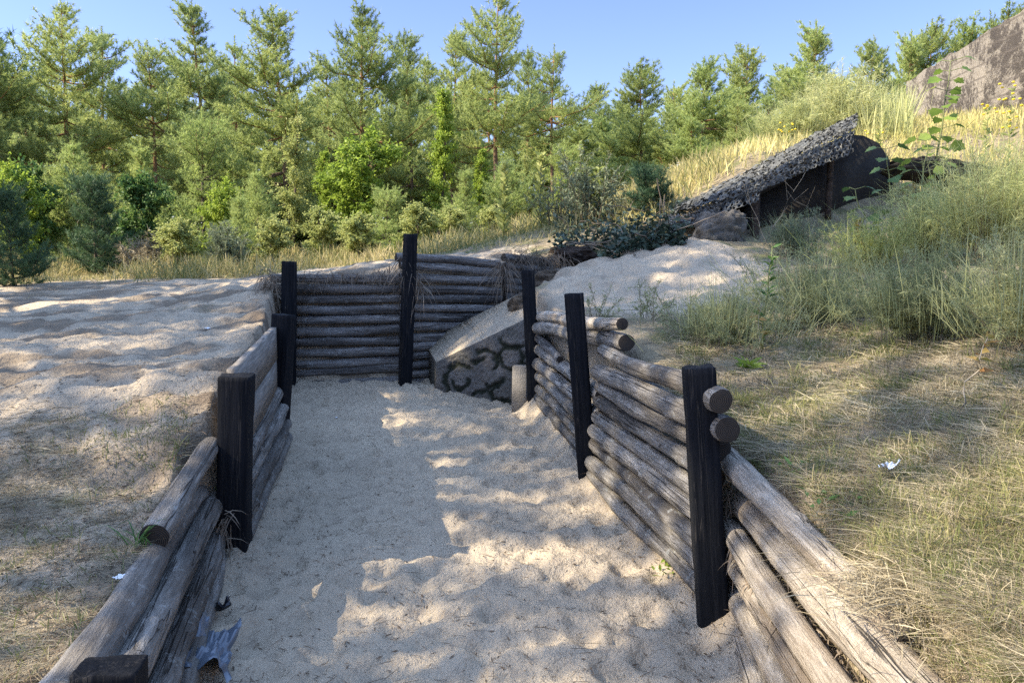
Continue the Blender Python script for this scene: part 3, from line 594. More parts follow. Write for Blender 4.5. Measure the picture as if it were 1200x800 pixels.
net_patch(P(842, 237, 9.5), P(890, 214, 9.56), P(888, 236, 9.45), P(838, 254, 9.42), .07, nb, .05, 6); net_patch(P(786, 254, 10.6), P(846, 236, 9.5), P(842, 250, 9.45), P(782, 272, 10.2), .075, nb, .06, 9)
o = nb.build('camouflage_net', M['net'], None); tag(o, 'grey camouflage netting draped over the sloping roof of the dugout', 'camouflage net')

# big concrete bunker wall on the dune
bw = thing('bunker_wall', 'weathered pale concrete bunker wall rising above the dune at the upper right', 'bunker', (9.6, 17, 4.))
ft = [P(1062, 96, 20.5), P(1062, 170, 20.5), P(1225, 190, 14.2), P(1225, -4, 14.2)]
nseg = 60; t = np.linspace(0, 1, nseg); topl = ft[0][None] * (1 - t)[:, None] + ft[3][None] * t[:, None]; botl = ft[1][None] * (1 - t)[:, None] + ft[2][None] * t[:, None]
topl[:, 2] += (fbm(t * 22, t * 0, 4, 3) - .5) * .13; th = np.array([1.6, .25, 0]); lo = np.array(bw.location)
V = np.concatenate([topl, botl, topl + th, botl + th]) - lo; i = np.arange(nseg - 1)
Fb = np.concatenate([np.stack([i, i + nseg, i + nseg + 1, i + 1], -1), np.stack([i, i + 1, i + 2 * nseg + 1, i + 2 * nseg], -1), np.stack([i + 2 * nseg, i + 2 * nseg + 1, i + 3 * nseg + 1, i + 3 * nseg], -1), [[0, 2 * nseg, 3 * nseg, nseg]], [[nseg - 1, 2 * nseg - 1, 4 * nseg - 1, 3 * nseg - 1]]])
b = MB(); b.add(V, Fb); b.build('wall', M['bunker'], bw)
q0 = P(1190, 16, 15.4); b = MB(); V, F = boxvf(.5, 1.4, 3.4, .03); b.addvf((V + (q0 - [0, 0, 3.5]) - lo + [0.16, 0, 0], F)); b.build('buttress', M['bunker'], bw)
o = rock('concrete_ruin', P(1098, 200, 10.6), (.75, .22, .16), 'x', 'x', 33, 'tar'); o.rotation_euler = (0, R_(4), R_(12)); tag(o, 'low dark broken concrete ledge behind the maple sapling', 'concrete ruin')

exec_veg = True
# ------------------------------------------------------------------ tree makers
def pine(seed, H, base, Rr, tuft=.17, nneed=17, spacing=.40, up=.22, dense=1.0, mat='pine', nw=.024, dead=True, TS=.17):
    rs = np.random.default_rng(seed); tr = MB(); n = 14; t = np.linspace(0, 1, n)
    ph = rs.random(4) * 6.28; tx = .015 * H * (np.sin(t * 3 + ph[0]) - math.sin(ph[0])); ty = .015 * H * (np.sin(t * 2.6 + ph[1]) - math.sin(ph[1]))
    tp = np.c_[tx, ty, t * H - .25 * (t == 0)]; tr.addvf(tube(tp, .0115 * H * (1 - t) ** .8 + .012, 8))
    cen, axs = [], []
    z = base * H * (.55 if dead else 1.)
    while z < H * .985:
        tt = (z - base * H) / (H - base * H); live = tt >= 0; tt = max(tt, 0) if live else tt
        c0 = np.array([np.interp(z / H, t, tx), np.interp(z / H, t, ty), z])
        if not live: prof = .5; nb_ = rs.integers(1, 4)
        else: prof = ((1 - tt) ** .62 * (.55 + .45 * min(1, tt * 3)) + .06) * (1 + .38 * math.sin(z * 2.1 + ph[2])); nb_ = rs.integers(4, 7)
        az0 = rs.random() * 6.28
        for q in range(nb_):
            if live and rs.random() < .12: continue
            az = az0 + q * 6.28 / nb_ + rs.normal() * .35; L = Rr * prof * rs.uniform(.35, 1.25) * (1 + .25 * math.cos(az - ph[3]))
            if rs.random() < .1: L *= 1.25
            el = (-.12 + .62 * max(tt, 0) ** 2.2) + rs.normal() * .17; d = np.array([math.cos(az) * math.cos(el), math.sin(az) * math.cos(el), math.sin(el)])
            s = np.linspace(0, 1, 6); bp = c0 + d * (L * s)[:, None]; bp[:, 2] += (up * L * s ** 3 * (.5 if not live else 1)) - .06 * L * np.sin(s * 3.14)
            bp += np.cumsum(rs.normal(size=(6, 3)) * .025 * L, 0) * (s[:, None] > 0)
            tr.addvf(tube(bp, (.014 + .011 * L) * (1 - s * .85), 4, False))
            if not live: continue
            for s0 in np.linspace(.30, 1., max(3, int(L * 7.5 * dense))):
                pb = np.array([np.interp(s0, s, bp[:, k]) for k in range(3)])
                for sd_ in ((-1, 1) if s0 < .97 else (0,)):
                    sa = az + sd_ * rs.uniform(.5, 1.5); tl = (1.08 - s0) * .62 * L * rs.uniform(.35, 1.2) + .08
                    dd = np.array([math.cos(sa), math.sin(sa), rs.uniform(-.1, .7) + .4 * max(tt, 0)]); dd /= np.linalg.norm(dd)
                    k = max(1, int(tl / TS))
                    for m in range(k + 1):
                        p = pb + dd * tl * (m / k) + np.array([0, 0, .15 * tl * (m / k) ** 2]); cen.append(p + rs.normal(size=3) * .02); ax = dd + np.array([0, 0, .5]); axs.append(ax)
        z += spacing * rs.uniform(.7, 1.25) * (1.15 - .45 * max(tt, 0))
    for m in range(4): cen.append(tp[-1] + [0, 0, .12 * m]); axs.append([0, 0, 1.])
    cen = np.array(cen); axs = nrm(np.array(axs)); N = len(cen)
    Bc = np.repeat(cen, nneed, 0) + np.repeat(axs, nneed, 0) * (rs.random((N * nneed, 1)) * tuft * .9); D = np.repeat(axs * [.7, .7, 1.] + rs.normal(size=(N, 3)) * .35, nneed, 0) * .7 + rs.normal(size=(N * nneed, 3)) * .65
    cr = MB(); cr.addvf(needles(Bc, D, tuft * rs.uniform(.7, 1.2, N * nneed), nw))
    return tr, cr, mat
def broadleaf(seed, H, Rr, leafL=.09, nleaf=9000, mat='leaf', narrow=1., base=.12):
    rs = np.random.default_rng(seed); tr = MB(); n = 10; t = np.linspace(0, 1, n); tp = np.c_[.04 * H * np.sin(t * 3 + seed), .04 * H * np.sin(t * 2.3 + 2 * seed), t * H - .2 * (t == 0)]
    tr.addvf(tube(tp, .010 * H * (1 - t) ** .8 + .008, 7)); pts, dirs = [], []
    nbr = int(26 + H * 7)
    for q in range(nbr):
        tt = rs.uniform(base, .98); c0 = np.array([np.interp(tt, t, tp[:, k]) for k in range(3)]); az = rs.random() * 6.28; el = rs.uniform(.35, 1.1) if narrow >= 1 else rs.uniform(.8, 1.3)
        L = Rr * (math.sin(min(1, (tt - base) / (1 - base) * .9 + .18) * 3.14) ** .7) * rs.uniform(.5, 1.15) + .1; d = np.array([math.cos(az) * math.cos(el), math.sin(az) * math.cos(el), math.sin(el)])
        s = np.linspace(0, 1, 6); bp = c0 + d * (L * s)[:, None]; bp[:, 2] -= .15 * L * s ** 2; tr.addvf(tube(bp, (.006 + .008 * L) * (1 - s * .85), 4, False))
        for m in range(max(3, int(L * 9))):
            s0 = rs.uniform(.25, 1); pb = np.array([np.interp(s0, s, bp[:, k]) for k in range(3)]); dd = d + rs.normal(size=3) * .8; dd /= np.linalg.norm(dd); tl = rs.uniform(.08, .42) * (.4 + .6 * Rr)
            for g in range(7): pts.append(pb + dd * tl * g / 6); dirs.append(dd)
    pts = np.array(pts); dirs = np.array(dirs); k = rs.integers(0, len(pts), nleaf); B = pts[k] + rs.normal(size=(nleaf, 3)) * .045; D = dirs[k] * .5 + rs.normal(size=(nleaf, 3)) * .6; D[:, 2] -= .25
    cr = MB(); cr.addvf(leaves(B, D, leafL * rs.uniform(.6, 1.25, nleaf), leafL * .62)); return tr, cr, mat
PROTO = {}
def proto(key, maker):
    tr, cr, mat = maker; a_ = tr.build('trunk', M['bark'], None, True); b_ = cr.build('crown', M[mat]); PROTO[key] = [a_.data, b_.data, None]
    zz = np.concatenate(cr.v)[:, 2].max(); PROTO[key][2] = zz
    for o_ in (a_, b_): bpy.data.objects.remove(o_)
for k in range(5): proto('pine%d' % k, pine(150 + k, 9.5, [.30, .38, .26, .44, .20][k], [2.3, 2.1, 2.0, 2.3, 2.3][k], dense=[.9, .75, .95, .75, .95][k]))
for k in range(3): proto('young%d' % k, pine(200 + k, 4., .04, [1.35, 1.1, 1.0][k], .13, 14, .26, .55, 1.25, 'ypine', .017, False))
for k in range(2): proto('open%d' % k, pine(300 + k, 10., [.35, .28][k], [2.2, 2.4][k], .19, 40, .85, .15, .45, TS=.34))
proto('high0', pine(310, 10., .64, 2.3, .19, 40, .42, .15, .5, TS=.34))
proto('slim0', pine(230, 7., .05, 1.9, .16, 20, .27, .35, 1.0, 'ypine', .023, False)); proto('slim1', pine(231, 7., .06, 2.1, .16, 20, .28, .30, 1.0, 'pine', .023, False))
proto('dark0', pine(240, 3., .03, 1.25, .15, 16, .22, .5, 1.4, 'dpine', .016, False)); proto('dark1', pine(241, 1.5, .05, 1.15, .14, 20, .2, .35, 1.9, 'dpine', .013, False))
proto('broad0', broadleaf(1, 3.6, 1.25, .12, 9000, 'leaf')); proto('broad1', broadleaf(2, 3., 1.2, .12, 8000, 'dleaf')); proto('birch0', broadleaf(3, 5., .62, .085, 8500, 'leaf', .5, .06)); proto('birch1', broadleaf(4, 4.2, .8, .075, 7500, 'ygleaf', .7, .1))
proto('broad2', broadleaf(6, 2.4, 1.0, .10, 6500, 'ygleaf'))
def tree(key, px, py_top, Y, label, cat, name, group=None, x=None, y_base=None, rz=None, widen=1.0):
    d = ray(px, py_top); X = d[0] * Y / d[1] if x is None else x; ztop = P(px, py_top, Y)[2]; zb = zt(X, Y); s = (ztop - zb) / PROTO[key][2]
    t_ = thing(name, label, cat, (X, Y, zb - .02), group, random.random() * 6.28 if rz is None else rz, (s * widen, s * widen, s))
    for nm, me in (('trunk', PROTO[key][0]), ('crown', PROTO[key][1])):
        o_ = bpy.data.objects.new(nm, me); C.objects.link(o_); o_.parent = t_
    return t_
GP = 'pines in the wood behind the trench'
rows = [(62, -14, 22, 'pine1', 1.0, 'tall open pine in the upper left corner with a bare reddish trunk'),
        (-20, 30, 21, 'pine0', 1.1, 'broad pine cut by the left edge of the picture'), (168, 42, 23, 'pine3', 1.0, 'pine with a pointed crown, second from the left corner'),
        (236, -8, 27, 'pine2', 1.0, 'dark tall pine showing behind two paler ones'), (325, 2, 22, 'pine4', 1.15, 'wide bushy pine straight above the rear left black post'),
        (425, -5, 25, 'pine0', 1.0, 'tall pine whose crown leaves the top of the frame left of the bright green sapling'), (528, 22, 26, 'pine2', .95, 'slender pine right behind the narrow bright birch'),
        (583, -22, 23, 'pine1', .95, 'tallest pine near the middle, bare trunk and ragged top'), (652, 48, 25, 'pine3', 1.0, 'pine on the right shoulder of the tallest one with two bare stems below'),
        (756, 66, 27, 'slim1', 1.1, 'full green pine standing alone against the sky above the small dark pine'), (704, 128, 30, 'slim0', 1.0, 'small pine in the gap left of the lone green pine'),
        (826, 62, 29, 'slim0', 1.05, 'slim pine above the left end of the dugout roof'), (880, 46, 31, 'slim1', 1.0, 'pale pine behind the hill left of the grassy crest'), (956, 18, 30, 'slim0', 1.0, 'pointed pine rising just left of the pale grass crest'),
        (1020, 38, 34, 'slim1', .9, 'spiky pine directly over the pale grass crest'), (1068, 30, 36, 'slim0', .85, 'first of the pines peeping over the bunker wall, over its left end'), (1098, 18, 37, 'slim1', .9, 'middle pine peeping over the bunker wall'), (1142, 14, 37, 'slim0', .9, 'pine peeping over the higher part of the bunker wall'), (1190, -2, 36, 'slim1', .9, 'pine tip above the highest end of the bunker wall'),
        (112, 26, 29, 'pine4', 1.0, 'pine half hidden between the first two on the left'), (278, 40, 31, 'pine1', 1.0, 'thin pine half hidden left of the wide bushy one'), (378, 60, 30, 'pine3', 1., 'lower pine between the wide bushy one and its tall neighbour'), (478, 30, 31, 'pine4', .9, 'shaded pine left of the slender one'), (615, 50, 31, 'pine0', .9, 'pine just behind the tallest one on its right'), (690, 92, 34, 'pine2', 1.3, 'lower pine on the right slope of the tree row'), (730, 110, 36, 'slim1', 1.1, 'pale pine half hidden left of the lone green pine'), (790, 92, 35, 'slim1', 1.1, 'pale pine half hidden right of the lone green pine'), (855, 88, 36, 'slim0', 1.2, 'pine between the two slim ones above the dugout roof'), (920, 70, 37, 'slim1', 1.1, 'pine filling the gap left of the pointed one')]
for px, py, Y, key, wd, lab in rows: tree(key, px, py, Y, lab, 'pine tree', 'pine_tree', GP, widen=wd)
for k, (X, Y, key, s_) in enumerate([(-19, 20, 'pine0', 1.), (-23, 24, 'pine3', 1.1), (-27, 20, 'pine4', 1.), (-31, 27, 'pine1', 1.1), (-22, 30, 'slim1', 1.3), (-28, 33, 'pine2', 1.2), (-36, 22, 'pine0', 1.1), (-17, 25, 'slim0', 1.3)]):
    t_ = thing('pine_tree', 'pine of the same wood standing beyond the left edge of the picture', 'pine tree', (X, Y, zt(X, Y) - .03), 'pines beyond the left edge', random.random() * 6.28, s_)
    for nm, me in (('trunk', PROTO[key][0]), ('crown', PROTO[key][1])):
        o_ = bpy.data.objects.new(nm, me); C.objects.link(o_); o_.parent = t_
# deeper fillers of the same wood
for k in range(34):
    px = -140 + k * 25 + random.uniform(-8, 8)
    tree(random.choice(['slim0', 'slim1', 'slim1']), px, random.uniform(150, 205) - (20 if px > 640 else 0), random.uniform(27, 40), 'low leafy-bottomed pine filling the gaps under the tall crowns', 'pine tree', 'pine_tree', 'low pines in the wood', widen=1.45)
for k in range(26):
    px = -160 + k * 37 + random.uniform(-8, 8) if k < 46 else 0
    tree(random.choice(['pine0', 'pine1', 'pine2', 'pine3', 'pine4']), px, random.uniform(48, 125) + (45 if px > 640 else 0), random.uniform(36, 58), 'pine deep in the wood glimpsed between the nearer trunks', 'pine tree', 'pine_tree', 'pines deep in the wood', widen=1.2)
mid = [('dark0', 5, 205, 12.8, 'dark young pine cut by the left edge', 'young pine', 'young_pine', 1.0), ('dark0', 104, 190, 15.2, 'dark blue-green young pine in front of the wood on the left', 'young pine', 'young_pine', 1.05),
       ('broad1', 166, 192, 16.4, 'deep green leafy shrub right of the dark young pine', 'shrub', 'leafy_shrub', .95), ('broad1', 28, 178, 17.2, 'deep green leafy tree at the far left behind the young pines', 'small tree', 'leafy_tree', 1.0), ('young1', 84, 152, 18, 'young pine with upright candle shoots above the dark one', 'young pine', 'young_pine', 1.),
       ('young0', 232, 122, 19.5, 'large pale young pine on the left in front of the tall trunks', 'young pine', 'young_pine', 1.0), ('young2', 168, 158, 20, 'pale slim young pine left of the large one', 'young pine', 'young_pine', 1.), ('birch1', 344, 128, 19, 'thin yellowish birch above the rear left black post', 'birch', 'birch_tree', 1.), ('young1', 300, 190, 17, 'young pine below the wide bushy pine', 'young pine', 'young_pine', 1.),
       ('broad0', 430, 132, 18.0, 'rounded bright green sapling above the log wall', 'small tree', 'leafy_tree', 1.05), ('birch0', 511, 96, 18.5, 'narrow bright birch standing upright above the tallest black post', 'birch', 'birch_tree', 1.0), ('young0', 452, 212, 15.6, 'low pale young pine in front of the bright sapling', 'young pine', 'young_pine', 1.25), ('young2', 545, 190, 16.5, 'young pine right of the narrow birch', 'young pine', 'young_pine', 1.1),
       ('young1', 592, 176, 16.8, 'young pine under the tallest pine', 'young pine', 'young_pine', 1.2), ('broad2', 376, 236, 15.4, 'yellow-green bush behind the left part of the log wall', 'bush', 'leafy_bush', 1.2), ('broad2', 318, 246, 15, 'yellow-green bush above the rear left post', 'bush', 'leafy_bush', 1.1), ('broad2', 530, 236, 14.9, 'yellow-green bush right of the tallest black post', 'bush', 'leafy_bush', 1.2),
       ('young2', 280, 222, 15.8, 'small grey-green young pine at the edge of the sand', 'young pine', 'young_pine', 1.1), ('young0', 660, 160, 21, 'young pine in front of the two bare stems', 'young pine', 'young_pine', 1.), ('slim0', 810, 130, 24, 'young pine behind the golden slope left of the dugout', 'young pine', 'young_pine', 1.2), ('slim1', 862, 112, 23, 'bushy pine behind the golden slope above the net', 'pine tree', 'pine_tree', 1.15), ('slim0', 715, 150, 24, 'young pine above the grey willow bush', 'young pine', 'young_pine', 1.1), ('slim1', 772, 150, 25, 'young pine just above the small dark pine', 'young pine', 'young_pine', 1.2), ('slim0', 900, 105, 25, 'young pine touching the pale grass crest', 'young pine', 'young_pine', 1.2)]
mid += [('broad0', 12, 176, 16.2, 'yellow-green sapling at the left edge behind the dark young pine', 'small tree', 'leafy_tree', .9), ('broad2', 205, 250, 15.0, 'low yellow-green bush right of the dark leafy shrub', 'bush', 'leafy_bush', 1.3), ('broad0', 262, 196, 17.5, 'bright green sapling right of the large pale young pine', 'small tree', 'leafy_tree', .8), ('birch0', 385, 170, 18.6, 'small bright birch left of the rounded green sapling', 'birch', 'birch_tree', 1.1),
        ('birch0', 566, 168, 18.2, 'bright slim sapling below the tallest pine', 'birch', 'birch_tree', 1.2), ('broad2', 490, 232, 15.0, 'low yellow-green bush just left of the tallest black post', 'bush', 'leafy_bush', 1.3), ('broad2', 418, 244, 14.6, 'low bright bush in the grass behind the log wall', 'bush', 'leafy_bush', 1.4), ('birch1', 618, 178, 17.6, 'yellowish thin birch right of the young pine under the tallest pine', 'birch', 'birch_tree', 1.1), ('broad2', 575, 236, 14.6, 'low yellow-green bush at the foot of the mullein spikes', 'bush', 'leafy_bush', 1.3), ('broad0', 664, 196, 18, 'bright sapling between the mullein spikes and the willow bush', 'small tree', 'leafy_tree', .9)]
for key, px, py, Y, lab, cat, nm, wd in mid: tree(key, px, py, Y, lab, cat, nm, widen=wd)
tree('dark1', 762, 186, 11.2, 'small flat-topped dark pine at the left end of the dugout', 'young pine', 'young_pine', widen=1.2)
# pines just outside the frame on the sunny side, whose shade falls across the trench
for k, (X, Y, H, key, wd) in enumerate([(-11, 10.0, 11.8, 'pine0', .8), (-9.8, 8.0, 11.5, 'open1', 1), (-10.2, 6.55, 11.6, 'pine2', .55), (-10.8, 5.75, 15., 'high0', .8), (-10.5, 4.1, 11.3, 'open0', 1), (-15, 1.6, 17.5, 'open1', .55), (-10, 1.35, 11., 'open0', .62), (-13, 10.6, 13., 'open1', 1)]):
    t_ = thing('pine_tree', 'pine outside the picture whose shade dapples the sand', 'pine tree', (X, Y, zt(X, Y) - .03), 'pines shading the trench', k * 1.9 + .4, (H / 9.6 * wd, H / 9.6 * wd, H / 9.6))
    for nm, me in (('trunk', PROTO[key][0]), ('crown', PROTO[key][1])):
        o_ = bpy.data.objects.new(nm, me); C.objects.link(o_); o_.parent = t_

# ------------------------------------------------------------------ bushes and herbs
def bush(name, label, cat, loc, n, H, spread, leafL, leafW, per, mat, stem='stem', branch=4, sr=.004, droop=.1, group=None, seed=0, lean=(0, 0)):
    rs = np.random.default_rng(seed + 500); t_ = thing(name, label, cat, tuple(loc), group)
    if name == 'feathery_bush': leafL, leafW, per, n, sr = leafL * .75, leafW * .42, int(per * 1.5), int(n * 1.3), sr * .7
    st = MB(); lf = MB(); LB, LD = [], []
    for q in range(n):
        az = rs.random() * 6.28; ln = abs(rs.normal()) * spread; h = H * rs.uniform(.55, 1.1); d = np.array([math.cos(az) * ln + lean[0], math.sin(az) * ln + lean[1], 1.]); d /= np.linalg.norm(d)
        b0 = np.array([rs.normal() * .10 * spread * 2 * H, rs.normal() * .10 * spread * 2 * H, -.03]); s = np.linspace(0, 1, 6); sp = b0 + d * (h * s)[:, None]; sp[:, 2] -= droop * h * s ** 2; sp += np.cumsum(rs.normal(size=(6, 3)) * .018 * h, 0)
        st.addvf(tube(sp, sr * (1.1 - s * .8), 3, False))
        for c in range(branch):
            s0 = rs.uniform(.2, .95); pb = np.array([np.interp(s0, s, sp[:, k]) for k in range(3)]); dd = d + rs.normal(size=3) * .75; dd /= np.linalg.norm(dd); bl = h * .38 * rs.uniform(.4, 1.1) * (1.2 - s0 * .7)
            bp = pb + dd * (bl * np.linspace(0, 1, 3))[:, None]; st.addvf(tube(bp, sr * .5 * np.array([1, .7, .3]), 3, False)); k = per
            ss = rs.random(k); LB.append(pb + dd * (bl * ss)[:, None]); LD.append(dd * .7 + rs.normal(size=(k, 3)) * .6)
        ss = rs.uniform(.3, 1, per); LB.append(np.stack([np.interp(ss, s, sp[:, k]) for k in range(3)], 1)); LD.append(d * .7 + rs.normal(size=(per, 3)) * .6)
    LB, LD = np.concatenate(LB), np.concatenate(LD); lf.addvf(blades(LB, LD, leafL * rs.uniform(.5, 1.2, len(LB)), leafW, .15) if leafW < leafL * .3 else leaves(LB, LD, leafL * rs.uniform(.5, 1.2, len(LB)), leafW))
    if name == 'feathery_bush':
        k = n * 9; az = rs.random(k) * 6.28; rr = np.abs(rs.normal(size=k)) * spread * .55 * H; B0 = np.c_[np.cos(az) * rr, np.sin(az) * rr, rs.uniform(0, .35, k) * H]; ln = np.abs(rs.normal(size=k)) * .6
        lf.addvf(blades(B0, np.c_[np.cos(az) * ln, np.sin(az) * ln, np.ones(k)], H * rs.uniform(.35, .95, k), rs.uniform(.002, .0042, k), .18))
    st.build('stem', M[stem], t_); lf.build('foliage', M[mat], t_); return t_
GB = 'feathery bushes on the right bank'
bush('feathery_bush', 'large grey-green feathery bush in the shade on the right bank', 'bush', G(1085, 400), 60, .62, .8, .05, .006, 26, 'bgleaf', branch=9, sr=.003, group=GB, seed=1)
bush('feathery_bush', 'grey-green feathery bush between the sand mound and the big shaded bush', 'bush', G(960, 375), 50, .62, .9, .05, .006, 22, 'bgleaf', branch=8, sr=.003, group=GB, seed=2)
bush('feathery_bush', 'low sprawling bush with bare dry twigs at its foot beside the sand mound', 'bush', G(850, 400), 46, .5, 1.1, .045, .005, 18, 'bgleaf', branch=8, sr=.0035, group=GB, seed=3, droop=.3)
bush('feathery_bush', 'sunlit yellow-green feathery bush at the right edge', 'bush', G(1165, 300), 90, 1.1, .5, .13, .008, 16, 'palegrass', branch=5, sr=.004, group=GB, seed=4)
bush('feathery_bush', 'sunlit pale feathery bush left of the one at the right edge', 'bush', G(1085, 305), 70, .8, .55, .11, .008, 16, 'palegrass', branch=5, sr=.004, group=GB, seed=5)
bush('feathery_bush', 'shaded feathery bush low at the right edge', 'bush', G(1195, 405), 46, .6, .7, .05, .006, 22, 'bgleaf', branch=8, sr=.003, group=GB, seed=6)
bush('feathery_bush', 'thin feathery bush in front of the tarred dugout wall', 'bush', G(930, 300), 40, .55, .8, .055, .007, 16, 'gleaf', branch=7, sr=.004, group=GB, seed=7)
bush('feathery_bush', 'pale feathery bush right of the red-brown dock stalk', 'bush', G(1015, 318), 50, .62, .7, .055, .008, 18, 'ygleaf', branch=7, sr=.004, group=GB, seed=8)
bush('willow_bush', 'open grey willow bush on the slope above the far log wall', 'bush', G(690, 262), 34, 1.15, .55, .07, .016, 16, 'gleaf', branch=8, sr=.007, seed=9)
bush('willow_bush', 'bare twiggy willow bush just left of the small dark pine', 'bush', G(655, 262), 22, 1.0, .7, .06, .014, 7, 'gleaf', branch=9, sr=.007, seed=10)
bush('grey_shrub', 'grey-green shrub left of the wall where sand meets the grass', 'shrub', G(270, 318), 50, 1.0, .5, .08, .012, 20, 'gleaf', branch=8, sr=.006, seed=11)
bush('dry_shrub', 'dry brown grassy shrub at the edge of the clearing on the left', 'shrub', G(175, 320), 60, .8, .6, .12, .012, 12, 'straw', branch=6, sr=.006, seed=12)
bush('twiggy_weed', 'thin twiggy weed hanging over the sand mound', 'weed', G(770, 372), 16, .42, 1.1, .03, .005, 7, 'bgleaf', branch=7, sr=.003, seed=13, droop=.3); bush('twiggy_weed', 'sparse twiggy weed at the crest of the sand mound', 'weed', G(905, 330), 14, .5, .8, .03, .006, 6, 'gleaf', branch=7, sr=.003, seed=14)
bush('twiggy_weed', 'sparse twiggy weed just above the pale loose log ends', 'weed', G(700, 375), 12, .3, .9, .025, .005, 6, 'bgleaf', branch=6, sr=.0025, seed=15)
bush('feathery_bush', 'large rounded pale green feathery clump on the crest left of the bunker wall', 'bush', (6.05, 14.6, zt(6.05, 14.6) - .1), 150, 1.45, .62, .16, .022, 14, 'palegrass', branch=4, sr=.005, seed=31)
bush('feathery_bush', 'smaller pale feathery clump on the crest just above the dugout peak', 'bush', (5.0, 14.2, zt(5.0, 14.2) - .1), 110, 1.05, .7, .15, .022, 14, 'palegrass', branch=4, sr=.005, seed=32)
bush('feathery_bush', 'pale feathery clump on the crest touching the left end of the bunker wall', 'bush', (7.0, 15.4, zt(7.0, 15.4) - .1), 90, .75, .6, .15, .022, 14, 'palegrass', branch=4, sr=.005, seed=33)
# pale tall grass on the crest, creepers by the far wall
def scatter_px(n, x0, x1, y0, y1, ymin=1.2, ymax=40, chunk=200):
    px = rng.uniform(x0, x1, n); py = rng.uniform(y0, y1, n); u_ = (px - 600) / 900; v_ = (400 - py) / 900
    d = np.stack([u_, cP + v_ * sP, -sP + v_ * cP], -1); Y = np.geomspace(ymin, ymax, 260); t_ = Y[None] / d[:, 1:2]; X = d[:, :1] * t_; Z = CAMZ + d[:, 2:] * t_
    H = hfast(X, np.broadcast_to(Y[None], X.shape)); hit = Z < H; ok = hit.any(1); k = np.argmax(hit, 1); r = np.arange(n)
    x = X[r, k]; y = Y[k] * (1 + rng.uniform(-.012, .012, n)); x, y = x[ok], y[ok]; return np.c_[x, y, terrain(x, y)]
def scatter_xy(n, x0, x1, y0, y1, dens=None):
    x = rng.uniform(x0, x1, n); y = rng.uniform(y0, y1, n)
    if dens is not None: k = rng.random(n) < dens(x, y); x, y = x[k], y[k]
    return np.c_[x, y, terrain(x, y)]
def stand(B, lean, L, W, bend=.3):
    n = len(B); az = rng.random(n) * 6.283; ln = np.abs(rng.normal(size=n)) * lean; D = np.c_[np.cos(az) * ln, np.sin(az) * ln, np.ones(n)]; return blades(B - [0, 0, .01], D, L, W, bend)
def stuff(name, mat, vfs, label, cat):
    b = MB()
    for q in vfs: b.addvf(q)
    o = b.build(name, M[mat]); o['kind'] = 'stuff'; return tag(o, label, cat)
def U(lo, hi, n): return rng.uniform(lo, hi, n)

B = scatter_px(6500, 905, 1065, 90, 165, 12, 24); B = B[(B[:, 1] > 11)]; v1 = stand(B, .28, U(.5, 1.15, len(B)), U(.012, .024, len(B)), .15)
stuff('pale_grass', 'palegrass', [v1], 'pale tall grass on the crest of the dune above the dugout', 'tall grass')
B = scatter_xy(26000, 1.5, 13, 10.4, 21, lambda x, y: smooth(9.9, 10.7, y - .28 * x + (fbm(x, y, 3, 2) - .5) * 1.2)); B2 = scatter_xy(7000, 3.4, 11, 7., 12, lambda x, y: smooth(7.6, 8.6, y + .05 * x) * smooth(3.6, 4.8, x))
B = np.concatenate([B, B2]); k = ~((B[:, 0] > 2.2) & (B[:, 0] < 5.3) & (B[:, 1] > 9.3) & (B[:, 1] < 11.1)); B = B[k]
stuff('golden_grass', 'hillgrass', [stand(B, .45, U(.15, .48, len(B)), U(.010, .020, len(B)), .25)], 'golden dry grass covering the dune slope around the dugout', 'grass')
B = scatter_xy(62000, -15, 3.2, 11.2, 19, lambda x, y: vegmask(x, y) * smooth(12.2, 13.4, y + smooth(-3, 1, x) * 1.6 + (fbm(x * .8, y * .8, 3, 4) - .5) * 1.6)); n = len(B)
stuff('tall_grass', 'tallgrass', [stand(B, .5, U(.12, .5, n) * (.35 + 1.2 * smooth(.3, .7, fbm(B[:, 0] * .9, B[:, 1] * .9, 3, 8))), U(.007, .016, n), .35)], 'tall mixed grass along the edge of the wood', 'tall grass')
# far ground cover under the pines
B = scatter_xy(24000, -26, 22, 18, 44, lambda x, y: .8 + 0 * x); n = len(B)
stuff('undergrowth', 'tallgrass', [stand(B, .5, U(.25, .8, n), U(.03, .06, n), .3)], 'rough undergrowth on the floor of the pine wood', 'undergrowth')
# right bank: straw and grass
def rdens(x, y): return vegmask(x, y) * (x > rightwall(y) + .05) * (x > 0)
Bs = scatter_px(105000, 780, 1330, 300, 860, 1.0, 9); k = rng.random(len(Bs)) < rdens(Bs[:, 0], Bs[:, 1]); Bs = Bs[k]; n = len(Bs)
az = rng.random(n) * 6.283; lie = np.c_[np.cos(az), np.sin(az), U(-.05, .35, n)]; Bl = Bs + np.c_[np.zeros((n, 2)), U(.0, .03, n)]
gfac = smooth(.42, .60, fbm(Bs[:, 0] * 1.4, Bs[:, 1] * 1.4, 3, 61))
sel = rng.random(n) < (.74 - .42 * gfac); m_ = sel.sum(); far = np.clip(Bs[:, 1] / 3., .7, 2.)
stuff('straw', 'straw', [blades(Bl[sel], lie[sel], U(.04, .17, m_), U(.0012, .0026, m_) * far[sel], .08)], 'dry straw lying over the right bank', 'straw')
q = ~sel & (rng.random(n) < .3 + .7 * gfac); Bg = Bs[q]; m_ = len(Bg); stuff('short_grass', 'grass', [stand(Bg, .9, U(.03, .15, m_), U(.0016, .0034, m_) * far[q], .35)], 'short green grass growing through the straw of the right bank', 'grass')
